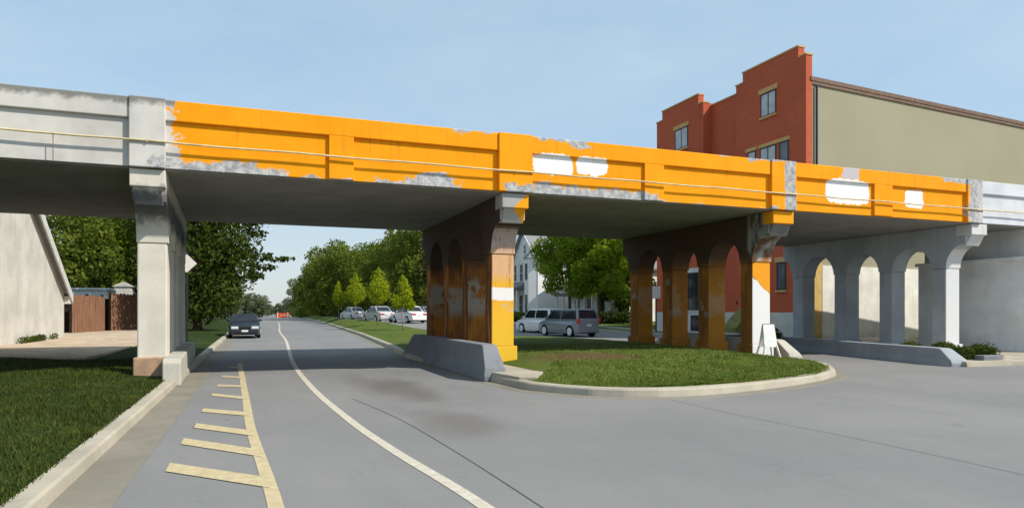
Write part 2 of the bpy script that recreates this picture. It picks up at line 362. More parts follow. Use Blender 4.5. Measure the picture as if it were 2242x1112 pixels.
def rusty(name, lower, upper, cap, bandz, seed):
    k = concrete(name, lower, 0.2, 0.25); c = k.b.inputs['Base Color'].links[0].from_socket
    x, y, z = k.xyz()
    zz = k.math('ADD', z, k.math('MULTIPLY', k.math('SUBTRACT', k.noise(4.3, 5, 0.7), 0.5), 0.35))
    c = k.mix(k.ramp(zz, bandz[1], bandz[1] + 0.35), c, upper)
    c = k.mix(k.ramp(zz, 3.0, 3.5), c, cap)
    drip = k.ramp(k.noise(3.0, 6, 0.7, stretch=(4, 4, 0.22)), 0.5, 0.68, 0, 0.75)
    c = k.mix(k.math('MULTIPLY', drip, k.ramp(z, 1.4, 3.0)), c, (0.22, 0.075, 0.035))
    pat = k.ramp(k.noise(1.3, 4, 0.6, stretch=(1, 1, 1.3)), 0.60, 0.64, 0, 0.7)
    c = k.mix(k.math('MULTIPLY', pat, k.math('MULTIPLY', k.ramp(z, 1.2, 1.6), k.ramp(z, 2.6, 3.0, 1, 0))), c, (0.50, 0.47, 0.43))
    side = k.mix(k.ramp(k.noise(1.6, 5, 0.6, stretch=(2, 2, 0.35)), 0.46, 0.60), seed[0], seed[1])  # brown carries painted shade of the column sides, with strips of orange left
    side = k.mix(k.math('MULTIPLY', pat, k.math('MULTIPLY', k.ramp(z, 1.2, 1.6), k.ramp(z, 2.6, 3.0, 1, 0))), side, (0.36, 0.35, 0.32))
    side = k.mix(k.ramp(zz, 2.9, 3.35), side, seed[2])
    rear = k.mix(k.ramp(k.noise(2.2, 5, 0.6, stretch=(2, 2, 0.5)), 0.42, 0.62), tuple(q * 0.75 for q in seed[1]), seed[0])  # street faces of the rear columns, shade under the deck painted in
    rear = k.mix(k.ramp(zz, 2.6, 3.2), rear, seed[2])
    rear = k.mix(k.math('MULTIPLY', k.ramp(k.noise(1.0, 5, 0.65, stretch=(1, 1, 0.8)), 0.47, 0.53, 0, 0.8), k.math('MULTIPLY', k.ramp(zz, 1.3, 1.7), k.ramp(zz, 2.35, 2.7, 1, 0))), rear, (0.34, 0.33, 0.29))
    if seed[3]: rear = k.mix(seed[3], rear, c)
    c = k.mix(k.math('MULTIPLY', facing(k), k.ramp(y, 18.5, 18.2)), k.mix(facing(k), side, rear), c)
    return k, c, x, y, z, zz
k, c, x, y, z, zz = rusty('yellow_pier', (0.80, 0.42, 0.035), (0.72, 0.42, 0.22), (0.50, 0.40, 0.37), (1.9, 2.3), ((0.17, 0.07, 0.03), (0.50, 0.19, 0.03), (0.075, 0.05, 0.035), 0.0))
fr = k.math('MULTIPLY', k.ramp(y, 17.3, 17.1), facing(k))
zw = k.math('ADD', z, k.math('MULTIPLY', k.math('SUBTRACT', k.noise(5, 4), 0.5), 0.1))
c = k.mix(k.math('MULTIPLY', fr, k.math('MULTIPLY', k.ramp(zw, 1.86, 1.90), k.ramp(zw, 2.20, 2.24, 1, 0))), c, (0.82, 0.78, 0.75))
c = k.mix(k.math('MULTIPLY', k.ramp(z, 0.9, 1.7, 1, 0), fr), c, (0.80, 0.47, 0.035))
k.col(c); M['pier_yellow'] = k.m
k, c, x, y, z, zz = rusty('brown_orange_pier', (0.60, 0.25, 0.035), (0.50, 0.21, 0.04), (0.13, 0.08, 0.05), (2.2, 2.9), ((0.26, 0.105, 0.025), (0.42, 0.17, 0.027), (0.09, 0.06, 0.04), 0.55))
fr = k.ramp(y, 17.3, 17.1)
dg = k.math('ADD', z, k.math('MULTIPLY', k.math('SUBTRACT', x, 14.85), 0.85))
dg = k.math('ADD', dg, k.math('MULTIPLY', k.math('SUBTRACT', k.noise(4, 4), 0.5), 0.3))
c = k.mix(k.math('MULTIPLY', fr, k.math('MULTIPLY', k.ramp(z, 3.12, 3.16), k.ramp(k.noise(1.7, 5, 0.6, stretch=(1.6, 1.6, 0.8)), 0.40, 0.66, 0, 0.85))), c, (0.42, 0.40, 0.38))
fr = k.math('MULTIPLY', fr, facing(k))
c = k.mix(k.math('MULTIPLY', fr, k.ramp(dg, 2.36, 2.40, 1, 0)), c, (0.80, 0.77, 0.76))
c = k.mix(k.math('MULTIPLY', fr, k.math('MULTIPLY', k.ramp(dg, 2.40, 2.43), k.ramp(z, 3.1, 3.14, 1, 0))), c, (0.85, 0.34, 0.02))
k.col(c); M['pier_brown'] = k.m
# bracket ends: stained grey with a surviving slab of orange paint
def bracket(name, kind):
    k = concrete(name, (0.42, 0.41, 0.40), 0.6, 0.5); c = k.b.inputs['Base Color'].links[0].from_socket
    x, y, z = k.xyz(); xn = k.math('ADD', x, k.math('MULTIPLY', k.math('SUBTRACT', k.noise(6, 5, 0.6), 0.5), 0.12))
    if kind == 'triangle':
        e = k.math('ADD', xn, k.math('MULTIPLY', k.math('ABSOLUTE', k.math('SUBTRACT', z, 4.22)), -0.95))
        m_ = k.math('MULTIPLY', k.ramp(e, 6.14, 6.16, 0, 1), k.ramp(z, 3.72, 3.76))
    else:
        m_ = k.math('MULTIPLY', k.ramp(z, 4.20, 4.215), k.ramp(y, 16.6, 16.4))
    if kind == 'full': c = k.mix(0.75, c, (0.13, 0.12, 0.11))
    c = k.mix(m_, c, (0.90, 0.36, 0.010)); k.col(c); return k.m
M['bracket_tri'] = bracket('patched_bracket', 'triangle')
M['bracket_or'] = bracket('orange_bracket', 'full')
k = concrete('scarred_cap', (0.40, 0.34, 0.29), 0.5, 0.6); M['scar'] = k.m
M['barrier_dark'] = concrete('dark_barrier', (0.20, 0.21, 0.225), 0.4, 0.4).m
M['barrier_grey'] = concrete('grey_barrier', (0.31, 0.335, 0.355), 0.4, 0.3).m
M['plinth'] = concrete('pale_plinth', (0.47, 0.445, 0.385), 0.3, 0.4).m
M['foot_brown'] = plain('brown_footing', (0.38, 0.25, 0.16), 0.9, 0.2, 0.2, 5)
k = concrete('abutment', (0.88, 0.875, 0.85), 0.15, 0.2)
c = k.b.inputs['Base Color'].links[0].from_socket; k.col(c); M['abutment'] = k.m
M['pipe'] = plain('pale_pipe', (0.62, 0.50, 0.28), 0.6, 0.3, 0.2, 4)
# masonry
def brick(name, c1, c2, mortar):
    k = N(name, 0.9, 0.15); x, y, z = k.xyz(); v = k.comb(k.math('ADD', x, y), z, 0.0)
    b = k.n('ShaderNodeTexBrick'); k.l(v, b.inputs['Vector']); b.inputs['Scale'].default_value = 1.0
    b.inputs['Brick Width'].default_value = 0.24; b.inputs['Row Height'].default_value = 0.08; b.inputs['Mortar Size'].default_value = 0.008
    b.inputs['Color1'].default_value = c1 + (1,); b.inputs['Color2'].default_value = c2 + (1,); b.inputs['Mortar'].default_value = mortar + (1,)
    c = k.mix(k.ramp(k.noise(0.6, 5), 0.3, 0.7, 0, 0.35), b.outputs['Color'], tuple(q * 0.7 for q in c1)); k.col(c); return k.m
M['brick'] = brick('red_brick', (0.62, 0.12, 0.05), (0.52, 0.095, 0.04), (0.36, 0.16, 0.11))
k = N('tan_render', 0.9, 0.15); c = k.mix(k.ramp(k.noise(0.25, 3, 0.5), 0.3, 0.7), (0.325, 0.298, 0.205), (0.352, 0.325, 0.226))
c = k.mix(k.ramp(k.noise(0.9, 6, 0.7, stretch=(1.5, 1.5, 0.12)), 0.55, 0.8, 0, 0.14), c, (0.22, 0.20, 0.13)); k.col(c); k.bump(k.noise(40, 4, 0.6), 0.15, 0.01); M['tan'] = k.m
M['stone'] = concrete('limestone', (0.62, 0.60, 0.56), 0.3, 0.2).m
M['whitewash'] = concrete('whitewash', (0.78, 0.76, 0.70), 0.15, 0.22).m
M['ochre'] = plain('ochre_render', (0.62, 0.42, 0.15), 0.9, 0.2, 0.1, 3)
M['lintel'] = plain('sandstone', (0.60, 0.36, 0.15), 0.85, 0.2, 0.12, 5)
M['flash'] = plain('brown_flashing', (0.17, 0.10, 0.065), 0.6, 0.3, 0.25, 4)
M['frame_dark'] = plain('dark_frame', (0.03, 0.035, 0.05), 0.5)
M['frame_white'] = plain('white_frame', (0.75, 0.75, 0.75), 0.6)
def glass(name, c, rough=0.08):
    k = N(name, rough, 0.6 if 'car' not in name else 0.4); k.col(k.mix(k.ramp(k.noise(1.6, 3), 0.35, 0.65), c, tuple(q * 1.5 for q in c))); return k.m
M['glass'] = glass('window_glass', (0.10, 0.11, 0.12), 0.05)
M['glass_dark'] = glass('dark_glass', (0.008, 0.009, 0.012))
M['blind'] = plain('window_blind', (0.50, 0.50, 0.52), 0.5, 0.5, 0.15, 2)
M['olive'] = plain('olive_canvas', (0.20, 0.18, 0.07), 0.9, 0.1, 0.25, 4)
def siding(name, c, board=0.14):
    k = N(name, 0.7, 0.25); z = k.xyz()[2]; f = k.math('FRACT', k.math('DIVIDE', z, board))
    col = k.mix(k.ramp(k.noise(1.5, 5), 0.3, 0.7), tuple(q * 0.9 for q in c), c)
    k.col(k.mix(k.ramp(f, 0.0, 0.12, 0.3, 0), col, tuple(q * 0.5 for q in c))); k.bump(f, 0.5, 0.02); return k.m
M['siding'] = siding('white_siding', (0.93, 0.91, 0.88))
M['shingle'] = siding('grey_shingle', (0.24, 0.24, 0.25), 0.11)
k = concrete('shed_render', (0.56, 0.53, 0.47), 0.25, 0.35); M['shed'] = k.m
M['fascia'] = plain('grey_fascia', (0.55, 0.54, 0.51), 0.7, 0.3, 0.15, 5)
def wood(name, c):
    k = N(name, 0.9, 0.1); x, y, z = k.xyz(); s_ = k.math('ADD', x, y)
    f = k.math('FRACT', k.math('DIVIDE', s_, 0.2))
    col = k.mix(k.ramp(k.noise(2.5, 6, 0.7, stretch=(4, 4, 0.4)), 0.3, 0.7), tuple(q * 0.65 for q in c), tuple(q * 1.25 for q in c))
    k.col(k.mix(k.ramp(f, 0.0, 0.1, 0.7, 0), col, (0.02, 0.014, 0.01))); return k.m
M['fence'] = wood('brown_board', (0.24, 0.125, 0.075))
M['dark_wood'] = plain('dark_timber', (0.03, 0.02, 0.014), 0.9, 0.1, 0.3, 6)
M['garage'] = plain('pale_blue_board', (0.60, 0.64, 0.63), 0.8, 0.2, 0.12, 3)
M['post'] = plain('dark_steel', (0.02, 0.02, 0.022), 0.5, 0.4)
M['sign_back'] = plain('sign_aluminium', (0.72, 0.66, 0.60), 0.4, 0.5, 0.08, 6)
M['white_board'] = plain('white_board', (0.82, 0.80, 0.78), 0.6, 0.3, 0.06, 6)
M['red_plastic'] = plain('orange_red_plastic', (0.75, 0.09, 0.03), 0.6, 0.3, 0.1, 4)
M['white_plastic'] = plain('white_plastic', (0.8, 0.78, 0.75), 0.6)
# vehicles
def paint(name, c, rough=0.3, metal=0.2):
    k = N(name, rough, 0.5); v = k.objco()
    k.col(k.mix(k.ramp(k.noise(3, 4, 0.6, v), 0.3, 0.7), tuple(q * 0.88 for q in c), c)); k.b.inputs['Metallic'].default_value = metal; k.b.inputs['Coat Weight'].default_value = 0.6
    k.b.inputs['Coat Roughness'].default_value = 0.12; return k.m
M['car_navy'] = paint('navy_paint', (0.010, 0.013, 0.024), 0.3, 0.0)
M['car_white'] = paint('white_paint', (0.86, 0.85, 0.84), 0.4, 0.0)
M['car_silver'] = paint('silver_paint', (0.52, 0.53, 0.53), 0.35, 0.3)
M['car_grey'] = paint('slate_paint', (0.21, 0.235, 0.26), 0.35, 0.1)
M['car_dark'] = paint('charcoal_paint', (0.05, 0.053, 0.06), 0.35, 0.1)
M['car_glass'] = glass('car_glass', (0.014, 0.016, 0.02), 0.06)
M['tyre'] = plain('tyre_rubber', (0.018, 0.018, 0.018), 0.85, 0.2, 0.1, 6, obj=True)
M['rim'] = plain('silver_rim', (0.70, 0.70, 0.69), 0.4, 0.5, 0.06, 6, obj=True)
M['trim'] = plain('black_trim', (0.012, 0.012, 0.014), 0.6, 0.3, 0.1, 6, obj=True)
M['lamp'] = plain('headlamp_lens', (0.62, 0.66, 0.62), 0.12, 0.7, 0.1, 8, obj=True)
M['tail'] = plain('red_lens', (0.55, 0.03, 0.03), 0.2, 0.6, 0.1, 8, obj=True)
M['plate'] = plain('number_plate', (0.66, 0.70, 0.66), 0.5, 0.3, 0.05, 8, obj=True)

# ------------------------------------------------------------------ setting: ground, roads, kerbs
XL = [(10.55, 7.5), (10.62, 7.0), (10.85, 6.4), (11.25, 5.85), (11.85, 5.40), (12.5, 5.08), (14.3, 4.92), (22.3, 4.72), (24.5, 4.85), (27.8, 5.2), (43.6, 6.2), (86, 8.0), (150, 9.6), (235, 10.6)]
XR = [(10.55, 7.6), (10.62, 8.4), (10.85, 9.4), (11.25, 10.7), (11.85, 12.1), (12.6, 13.3), (13.5, 14.2), (15, 15.3), (18, 16.0), (24, 16.8), (28.6, 16.6), (35.4, 13.9), (47, 11.6), (56, 11.0), (69, 10.3), (87, 9.9), (150, 10.9), (235, 11.3)]
def zr(Y): t = min(1, max(0, (Y - 42) / 23)); return 0.5 * t * t * (3 - 2 * t)
KX = -1.62                                       # left kerb line
o = MB().quad((-3500, -3500, -0.3), (3500, -3500, -0.3), (3500, 3500, -0.3), (-3500, 3500, -0.3)).build('ground', M['ground']); struct(o)
b = MB()
b.ngon([(KX - 0.1, -40, 0), (90, -40, 0), (90, 26, 0), (27, 26, 0), (27, 60, 0), (25, 90, 0), (25, 150, 0), (22, 300, 0), (KX - 0.1, 300, 0)])
road = struct(b.build('road', M['asphalt']))
b = MB()
ys = [28, 32, 36, 40, 44, 48, 52, 56, 60, 65, 75, 87, 110, 150, 235]
for ya, yb in zip(ys[:-1], ys[1:]):
    b.quad((interp(XR, ya) - 0.1, ya, zr(ya) + 0.004), (25.2, ya, zr(ya) + 0.004), (25.2, yb, zr(yb) + 0.004), (interp(XR, yb) - 0.1, yb, zr(yb) + 0.004))
struct(b.build('carriageway', M['asphalt_far'], None, smooth=True))

def strip(path, w0, w1, z, b=None):              # flat ribbon between two offsets to the right of a path
    b = b or MB(); P = [Vector((p[0], p[1])) for p in path]; l0 = []; l1 = []
    for i, p in enumerate(P):
        d = (P[min(i + 1, len(P) - 1)] - P[max(i - 1, 0)]).normalized(); nrm = Vector((d.y, -d.x))
        zz = z(p) if callable(z) else z
        l0.append((*(p + nrm * w0), zz)); l1.append((*(p + nrm * w1), zz))
    n = len(P)
    return b.add(l0 + l1, [(i, i + 1, n + i + 1, n + i) for i in range(n - 1)])
def rail(path, prof, b=None):                    # sweep a cross-section (offset, z) along a path
    b = b or MB(); P = [Vector((p[0], p[1])) for p in path]; vs = []
    for i, p in enumerate(P):
        d = (P[min(i + 1, len(P) - 1)] - P[max(i - 1, 0)]).normalized(); nrm = Vector((d.y, -d.x))
        zz = p2z(path[i])
        for (o_, z_) in prof: q = p + nrm * o_; vs.append((q.x, q.y, z_ + zz))
    m_ = len(prof)
    fs = [(i * m_ + j, (i + 1) * m_ + j, (i + 1) * m_ + j + 1, i * m_ + j + 1) for i in range(len(P) - 1) for j in range(m_ - 1)]
    fs += [tuple(range(m_)), tuple((len(P) - 1) * m_ + j for j in range(m_ - 1, -1, -1))]
    return b.add(vs, fs)
def p2z(p): return p[2] if len(p) > 2 else 0.0

# left lawn, kerb and gutter
rng = np.random.default_rng(7)
def bumpy(x, y): return 0.03 * math.sin(x * 1.3 + y * 0.7) + 0.02 * math.sin(x * 0.6 - y * 1.9)
b = MB(); xs_ = [KX - 0.16, -2.2, -2.9, -3.8, -5, -6.5, -8.5, -11, -15, -22, -40, -90]; ys_ = [-30, -10, 0, 3] + [3 + 0.8 * i for i in range(1, 28)] + [27, 31, 36, 45, 60, 80, 120, 200, 300]
def lawn_z(x, y):
    f = min(1, max(0, (KX - 0.16 - x) / 1.6)); return 0.125 + f * (0.07 + bumpy(x, y))
vs = [(x, y, lawn_z(x, y)) for y in ys_ for x in xs_]; n = len(xs_)
b.add(vs, [(j * n + i, j * n + i + 1, (j + 1) * n + i + 1, (j + 1) * n + i) for j in range(len(ys_) - 1) for i in range(n - 1)])
struct(b.build('lawn', M['lawn'], smooth=True))
kp = [(KX, y) for y in np.linspace(-30, 300, 90)]
kerb_prof = [(-0.17, -0.05), (-0.17, 0.14), (-0.01, 0.135), (0.015, 0.11), (0.03, 0.0)]
o = struct(rail(kp, kerb_prof).build('kerb', M['kerb']))
o = struct(strip(kp, 0.03, 0.52, 0.005).build('gutter', M['gutter']))
# island / median
b = MB(); ys2 = [10.55, 10.62, 10.72, 10.85, 11.05, 11.25, 11.55, 11.85, 12.2, 12.6, 13, 13.5, 14.2, 15, 16, 17, 18, 19, 20, 21, 22, 23, 24, 25, 26, 27, 28.6, 30, 32, 35, 38, 42, 47, 52, 56, 62, 69, 78, 87, 100, 120, 150, 190, 235]
nu = 14
def isl_z(u, Y):
    front = min(1, max(0, (Y - 10.55) / 4.5)); mound = 0.22 * front * (1 if Y < 26 else max(0.3, 1 - (Y - 26) / 20))
    side = min(1, 4 * u, 4 * (1 - u)); side = side * side * (3 - 2 * side)
    return 0.15 + zr(Y) * u + mound * side + 0.012 * math.sin(u * 40 + Y * 3) * (side)
INS = 0.2
for Y in ys2:
    a0, a1 = interp(XL, Y) + INS, interp(XR, Y) - INS
    if a1 < a0: a0 = a1 = (a0 + a1) / 2
    yy = Y + (INS if Y < 10.6 else INS * max(0, 1 - (Y - 10.55) / 1.2))
    for i in range(nu + 1): b.v.append((lerp(a0, a1, i / nu), yy, isl_z(i / nu, Y)))
for j in range(len(ys2) - 1):
    for i in range(nu): q = j * (nu + 1) + i; b.f.append((q, q + 1, q + nu + 2, q + nu + 1))
struct(b.build('median', M['island'], smooth=True))
def smooth_path(tab, y0, y1, n):
    return [(interp(tab, y), y) for y in np.linspace(y0, y1, n)]
fine = list(np.concatenate([10.55 + 2.2 * np.linspace(0, 1, 22) ** 2, np.linspace(13, 30, 24), np.linspace(32, 235, 60)]))
pl = [(interp(XL, y), y, 0) for y in fine]; pr = [(interp(XR, y), y, zr(y)) for y in fine]
outline = [p for p in reversed(pr)] + pl             # runs from far right, round the nose, to far left (island on the right-hand side)
# resample a little rounder at the nose
def chaikin(P, k=2):
    for _ in range(k):
        Q = [P[0]]
        for a, c_ in zip(P[:-1], P[1:]):
            Q.append(tuple(lerp(a[i], c_[i], 0.25) for i in range(3))); Q.append(tuple(lerp(a[i], c_[i], 0.75) for i in range(3)))
        P = Q + [P[-1]]
    return P
outline = chaikin(outline, 1)
ip = [(-0.0, -0.02), (0.035, 0.125), (0.06, 0.15), (0.23, 0.165), (0.23, 0.0)]
o = struct(rail(outline, ip).build('kerb', M['kerb'], smooth=False))
ap = [(0.0, 0.012), (-0.26, 0.006), (-0.30, -0.02)]
o = struct(rail(outline, list(reversed(ap))).build('gutter', M['gutter']))
# concrete pad behind the barrier nose
struct(MB().prism([(4.98, 14.35), (5.15, 13.15), (5.5, 13.0), (6.2, 14.2), (7.2, 15.6), (7.0, 17.2), (5.6, 17.2), (4.98, 17)], 0.1, 0.215).build('pavement', M['pave'], bevel=0.02))
# right-hand side: pavement, planting bed, far lawn
struct(MB().prism([(20.75, 13.3), (80, 13.3), (80, 15.9), (26.0, 15.9), (26.0, 20), (33, 20), (33, 27.9), (25.2, 27.9), (24.4, 26), (24.3, 17), (22.8, 14.8)], -0.1, 0.12).build('pavement', M['pave'], bevel=0.02))
bed = struct(MB().prism([(19.0, 13.35), (20.7, 13.3), (22.95, 14.7), (24.35, 17), (24.35, 24), (21.1, 23.4)], -0.1, 0.14).build('planting_bed', M['pave']))
struct(rail([(24.4, 17.4), (24.2, 16.0), (22.95, 14.7), (20.7, 13.24), (18.9, 13.3)], [(0.0, -0.02), (0.03, 0.14), (0.2, 0.15), (0.2, 0.0)]).build('kerb', M['kerb']))
b = MB(); ysr = [42, 46, 50, 55, 60, 66, 75, 90, 120, 160, 235, 300]
for ya, yb in zip(ysr[:-1], ysr[1:]):
    for xa, xb in ((25.0, 60), (60, 140)):
        b.quad((xa, ya, zr(ya) + 0.14), (xb, ya, zr(ya) + 0.14), (xb, yb, zr(yb) + 0.14), (xa, yb, zr(yb) + 0.14))
b.quad((24.6, 27, -0.02), (25, 42, 0.14), (60, 42, 0.14), (60, 27, 0.0))
struct(b.build('lawn', M['verge'], smooth=True))
kpr = [(25.0, y, zr(y)) for y in np.linspace(300, 42, 50)] + [(25.0, 41.0, 0), (24.6, 30, 0)]
struct(rail(kpr, [(-0.0, 0), (-0.02, 0.13), (-0.17, 0.15), (-0.17, 0)]).build('kerb', M['kerb']))
struct(strip([(p[0], p[1], p[2]) for p in kpr], -3.0, -1.5, lambda p: zr(p.y) + 0.146).build('pavement', M['pave']))
# alley on the left
al = [G(0, 783, .22), G(190, 786, .22), G(255, 770, .22), G(330, 748, .22), G(345, 725, .22), (-8.2, 58), (-11.5, 52), (-11.2, 44), (-9.3, 40), (-9.3, 26), (-13, 22)]
o = struct(MB().prism(al, 0.1, 0.262).build('path', plain('sandy_alley', (0.46, 0.36, 0.26), 0.95, 0.1, 0.2, 1.5)))

# painted markings: parts of the road
def ribbon(path, wd, z=0.005):
    return strip(path, -wd / 2, wd / 2, z)
def catmull(P, n=10):
    P = [np.array(p) for p in P]; out = []
    for i in range(len(P) - 1):
        p0 = P[max(i - 1, 0)]; p1 = P[i]; p2 = P[i + 1]; p3 = P[min(i + 2, len(P) - 1)]
        for t in np.linspace(0, 1, n, endpoint=False):
            out.append(tuple(0.5 * ((2 * p1) + (-p0 + p2) * t + (2 * p0 - 5 * p1 + 4 * p2 - p3) * t * t + (-p0 + 3 * p1 - 3 * p2 + p3) * t ** 3)))
    return out + [tuple(P[-1])]
lane = catmull([(1.75, 3.0), G(1065, 1112), G(860, 985), G(760, 915), G(680, 845), G(640, 790), G(626, 745), (1.7, 55), (2.3, 75), (2.9, 100)])
ribbon(lane, 0.125).build('painted_line', M['paint_white'], road)
edge = catmull([(0.2, 3.0), G(605, 1112), G(550, 940), G(538, 870), G(525, 795)])
ribbon(edge, 0.125).build('painted_line', M['paint_cream'], road)
for (lx, ly, rx, ry) in ((367, 1023, 590, 1057), (399, 966, 575, 993), (427, 932, 556, 949), (443, 898, 547, 907), (464, 864, 541, 872), (476, 844, 535, 846), (486, 824, 531, 827), (500, 804, 527, 805)):
    a, c_ = G(lx, ly), G(rx, ry)
    th = 0.2
    MB().quad((a[0], a[1] - th, 0.009), (c_[0], c_[1] - th, 0.009), (c_[0], c_[1] + th, 0.009), (a[0], a[1] + th, 0.009)).build('painted_bar', M['paint_cream'], road)
ribbon(catmull([G(1190, 1112), G(1000, 990), G(870, 915), G(770, 872)]), 0.011, 0.006).build('tar_seam', M['seam'], road)
ribbon(catmull([G(2300, 1052), G(1900, 965), G(1600, 905), G(1430, 866)]), 0.010, 0.006).build('tar_seam', M['seam'], road)
ribbon(catmull([G(840, 771), G(700, 782), G(640, 790)]), 0.03, 0.006).build('tar_seam', M['seam'], road)

# ------------------------------------------------------------------ viaduct
PX_ = [-2.15, 6.2, 14.85, 23.42]
via = thing('railway_viaduct', 'long concrete railway viaduct with orange painted parapet crossing the whole street on arched piers', 'viaduct', (PX_[1], 20.5, 0))
Y0, Y1 = 16.0, 25.1
ZS, ZB, ZT = 4.60, 4.64, 6.08
# deck: slab with edge beams and ballast top
b = MB(); b.box(-60, 90, 16.16, 24.94, ZS, 5.25)
b.build('deck_slab', M['deck'], via, bevel=0.02)
# parapets, built from sections so recesses are real
pil = [(-2.48, -1.80, 0.045), (5.72, 6.63, 0.045), (14.32, 15.25, 0.045), (22.7, 23.45, 0.045)]
mid = [(1.57, 2.13), (9.98, 10.6), (18.47, 19.26)]
for k_ in range(1, 5): pil.append((-2.48 - 8.4 * k_, -1.8 - 8.4 * k_, .045)); mid.append((1.57 - 8.4 * k_, 2.13 - 8.4 * k_))
mid.pop(3)                                        # the panel left of the first pier runs on without a divider
for k_ in range(1, 7): pil.append((22.7 + 8.5 * k_, 23.45 + 8.5 * k_, .045)); mid.append((18.47 + 8.5 * k_, 19.26 + 8.5 * k_))
b = MB(); b.box(-60, 90, Y0 + 0.075, Y0 + 0.36, ZB, 5.64)
b.build('parapet_panel', M['parapet'], via)
b = MB(); b.box(-60, 90, Y0, Y0 + 0.40, 5.64, ZT)
cop = b.build('coping', M['parapet'], via, bevel=0.018)
for (a0, a1) in mid: MB().box(a0, a1, Y0 + 0.002, Y0 + 0.2, ZB + 0.003, 5.643).build('parapet_divider', M['parapet'], via, bevel=0.012)
for (a0, a1, pr_) in pil: MB().box(a0, a1, Y0 - pr_, Y0 + 0.43, ZB - 0.02, ZT + 0.012).build('pilaster', M['parapet'], via, bevel=0.015)
b = MB(); b.box(-60, 90, Y1 - 0.36, Y1, ZB, ZT); b.build('rear_parapet', concrete('rear_parapet', GREY).m, via, bevel=0.02)
# conduit along the face
zc = lambda X: 5.13 - 0.0035 * (X - 6)
b = MB(); b.tube([(X, Y0 - 0.072, zc(X) + 0.008 * math.sin(X * 2.1)) for X in np.arange(-30, 60, 0.7)], 0.022, 8)
b.build('conduit', M['pipe'], via, smooth=True)
for (a0, a1, _) in pil: MB().box((a0 + a1) / 2 - 0.015, (a0 + a1) / 2 + 0.015, Y0 - 0.098, Y0 - 0.03, zc(a0) - 0.026, zc(a0) + 0.026).build('conduit_clip', M['pipe'], via)
Xd = FX(118); MB().tube([(Xd, Y0 - 0.06, zc(Xd)), (Xd, Y0 - 0.06, 4.62)], 0.008, 6).build('cable', M['flash'], via)

ZSP = 3.12
COLS = [(17.0, 17.58), (19.18, 19.80), (21.33, 22.02), (23.74, 24.40)]
def bent_profile():
    P = []
    na = 12
    for i in range(na + 1):                        # front cantilever, from the column up to the bracket
        t = math.pi / 2 * i / na; P.append((17.0 - 0.72 * (1 - math.cos(t)), ZSP + 0.82 * math.sin(t)))
    P += [(16.28, ZS - 0.01), (24.94, ZS - 0.01)]
    for i in range(na, -1, -1):
        t = math.pi / 2 * i / na; P.append((24.40 + 0.54 * (1 - math.cos(t)), ZSP + 0.82 * math.sin(t)))
    for j in range(3, 0, -1):                      # column tops and arches, from the rear to the front
        P.append((COLS[j][0], ZSP)); c0, c1 = COLS[j][0], COLS[j - 1][1]; cy = (c0 + c1) / 2; r = (c0 - c1) / 2
        for i in range(1, 16):
            t = math.pi * i / 16; P.append((cy + r * math.cos(t), ZSP + r * math.sin(t)))
        P.append((c1, ZSP))
    return P
PROF = bent_profile()
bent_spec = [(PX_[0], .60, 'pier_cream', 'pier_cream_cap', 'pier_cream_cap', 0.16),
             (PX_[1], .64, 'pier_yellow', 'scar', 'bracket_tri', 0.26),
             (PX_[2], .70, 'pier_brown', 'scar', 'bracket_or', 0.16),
             (PX_[3], .70, 'pier_blue', 'pier_blue', 'pier_pale', 0.0)]
for (bx, wd, mc, mcap, mbr, gz) in bent_spec:
    h = wd / 2
    sk = (lambda p: (p[0] - 0.042 * (p[1] - 16.5), p[1], p[2])) if bx < 0 else None      # the first pier stands slightly skewed
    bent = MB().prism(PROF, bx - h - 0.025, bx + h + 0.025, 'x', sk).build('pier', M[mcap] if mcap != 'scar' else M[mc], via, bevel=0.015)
    for j, (c0, c1) in enumerate(COLS):
        hx = bx; bx = bx - 0.042 * (c0 - 16.2) if hx < 0 else hx
        col = MB(); col.box(bx - h, bx + h, c0 + 0.02, c1 - 0.02, gz - 0.3, ZSP + 0.002)
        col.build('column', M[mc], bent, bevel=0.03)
        ft = MB(); ft.box(bx - h - 0.07, bx + h + 0.07, c0 - 0.07, c1 + 0.07, gz - 0.3, gz + 0.40)
        ft.build('footing', M['foot_brown'] if mc == 'pier_cream' else M[mc], bent, bevel=0.03); bx = hx
    # bracket end under the parapet: two steps
    br = MB(); br.box(bx - h - 0.04, bx + h + 0.04, 16.06, 16.62, 4.22, 4.595); br.prism([(16.10, 4.22), (16.66, 4.22), (16.66, 3.9), (16.30, 3.86)], bx - h + 0.02, bx + h - 0.02, 'x')
    br.build('bracket', M[mbr], bent, bevel=0.02)
# further bents out of frame to the left
for k_ in (1, 2):
    bx = PX_[0] - 8.4 * k_ - 3.0
    bent = MB().prism(PROF, bx - .32, bx + .32, 'x').build('pier', M['pier_cream_cap'], via, bevel=0.015)
    for (c0, c1) in COLS: MB().box(bx - .3, bx + .3, c0 + 0.02, c1 - 0.02, 0, ZSP + 0.002).build('column', M['pier_cream'], bent, bevel=0.03)
# abutment: wall facing the street one short bay past the last pier
ab = MB(); ab.box(26.0, 34, 15.5, 20.4, -0.2, 3.52); ab.box(34, 90, 15.5, 25.5, -0.2, 3.52)
ab_o = ab.build('abutment', M['abutment'], via, bevel=0.02)
MB().box(26.25, 34.2, 16.02, 20.3, 3.52, ZS - 0.004).box(34.2, 90, 16.02, 25.4, 3.52, ZS - 0.004).build('bearing_wall', M['pier_pale'], ab_o)
MB().box(25.88, 33.9, 15.44, 20.46, 3.44, 3.56).box(33.9, 90, 15.44, 25.56, 3.44, 3.56).build('bearing_ledge', M['abutment'], ab_o, bevel=0.015)

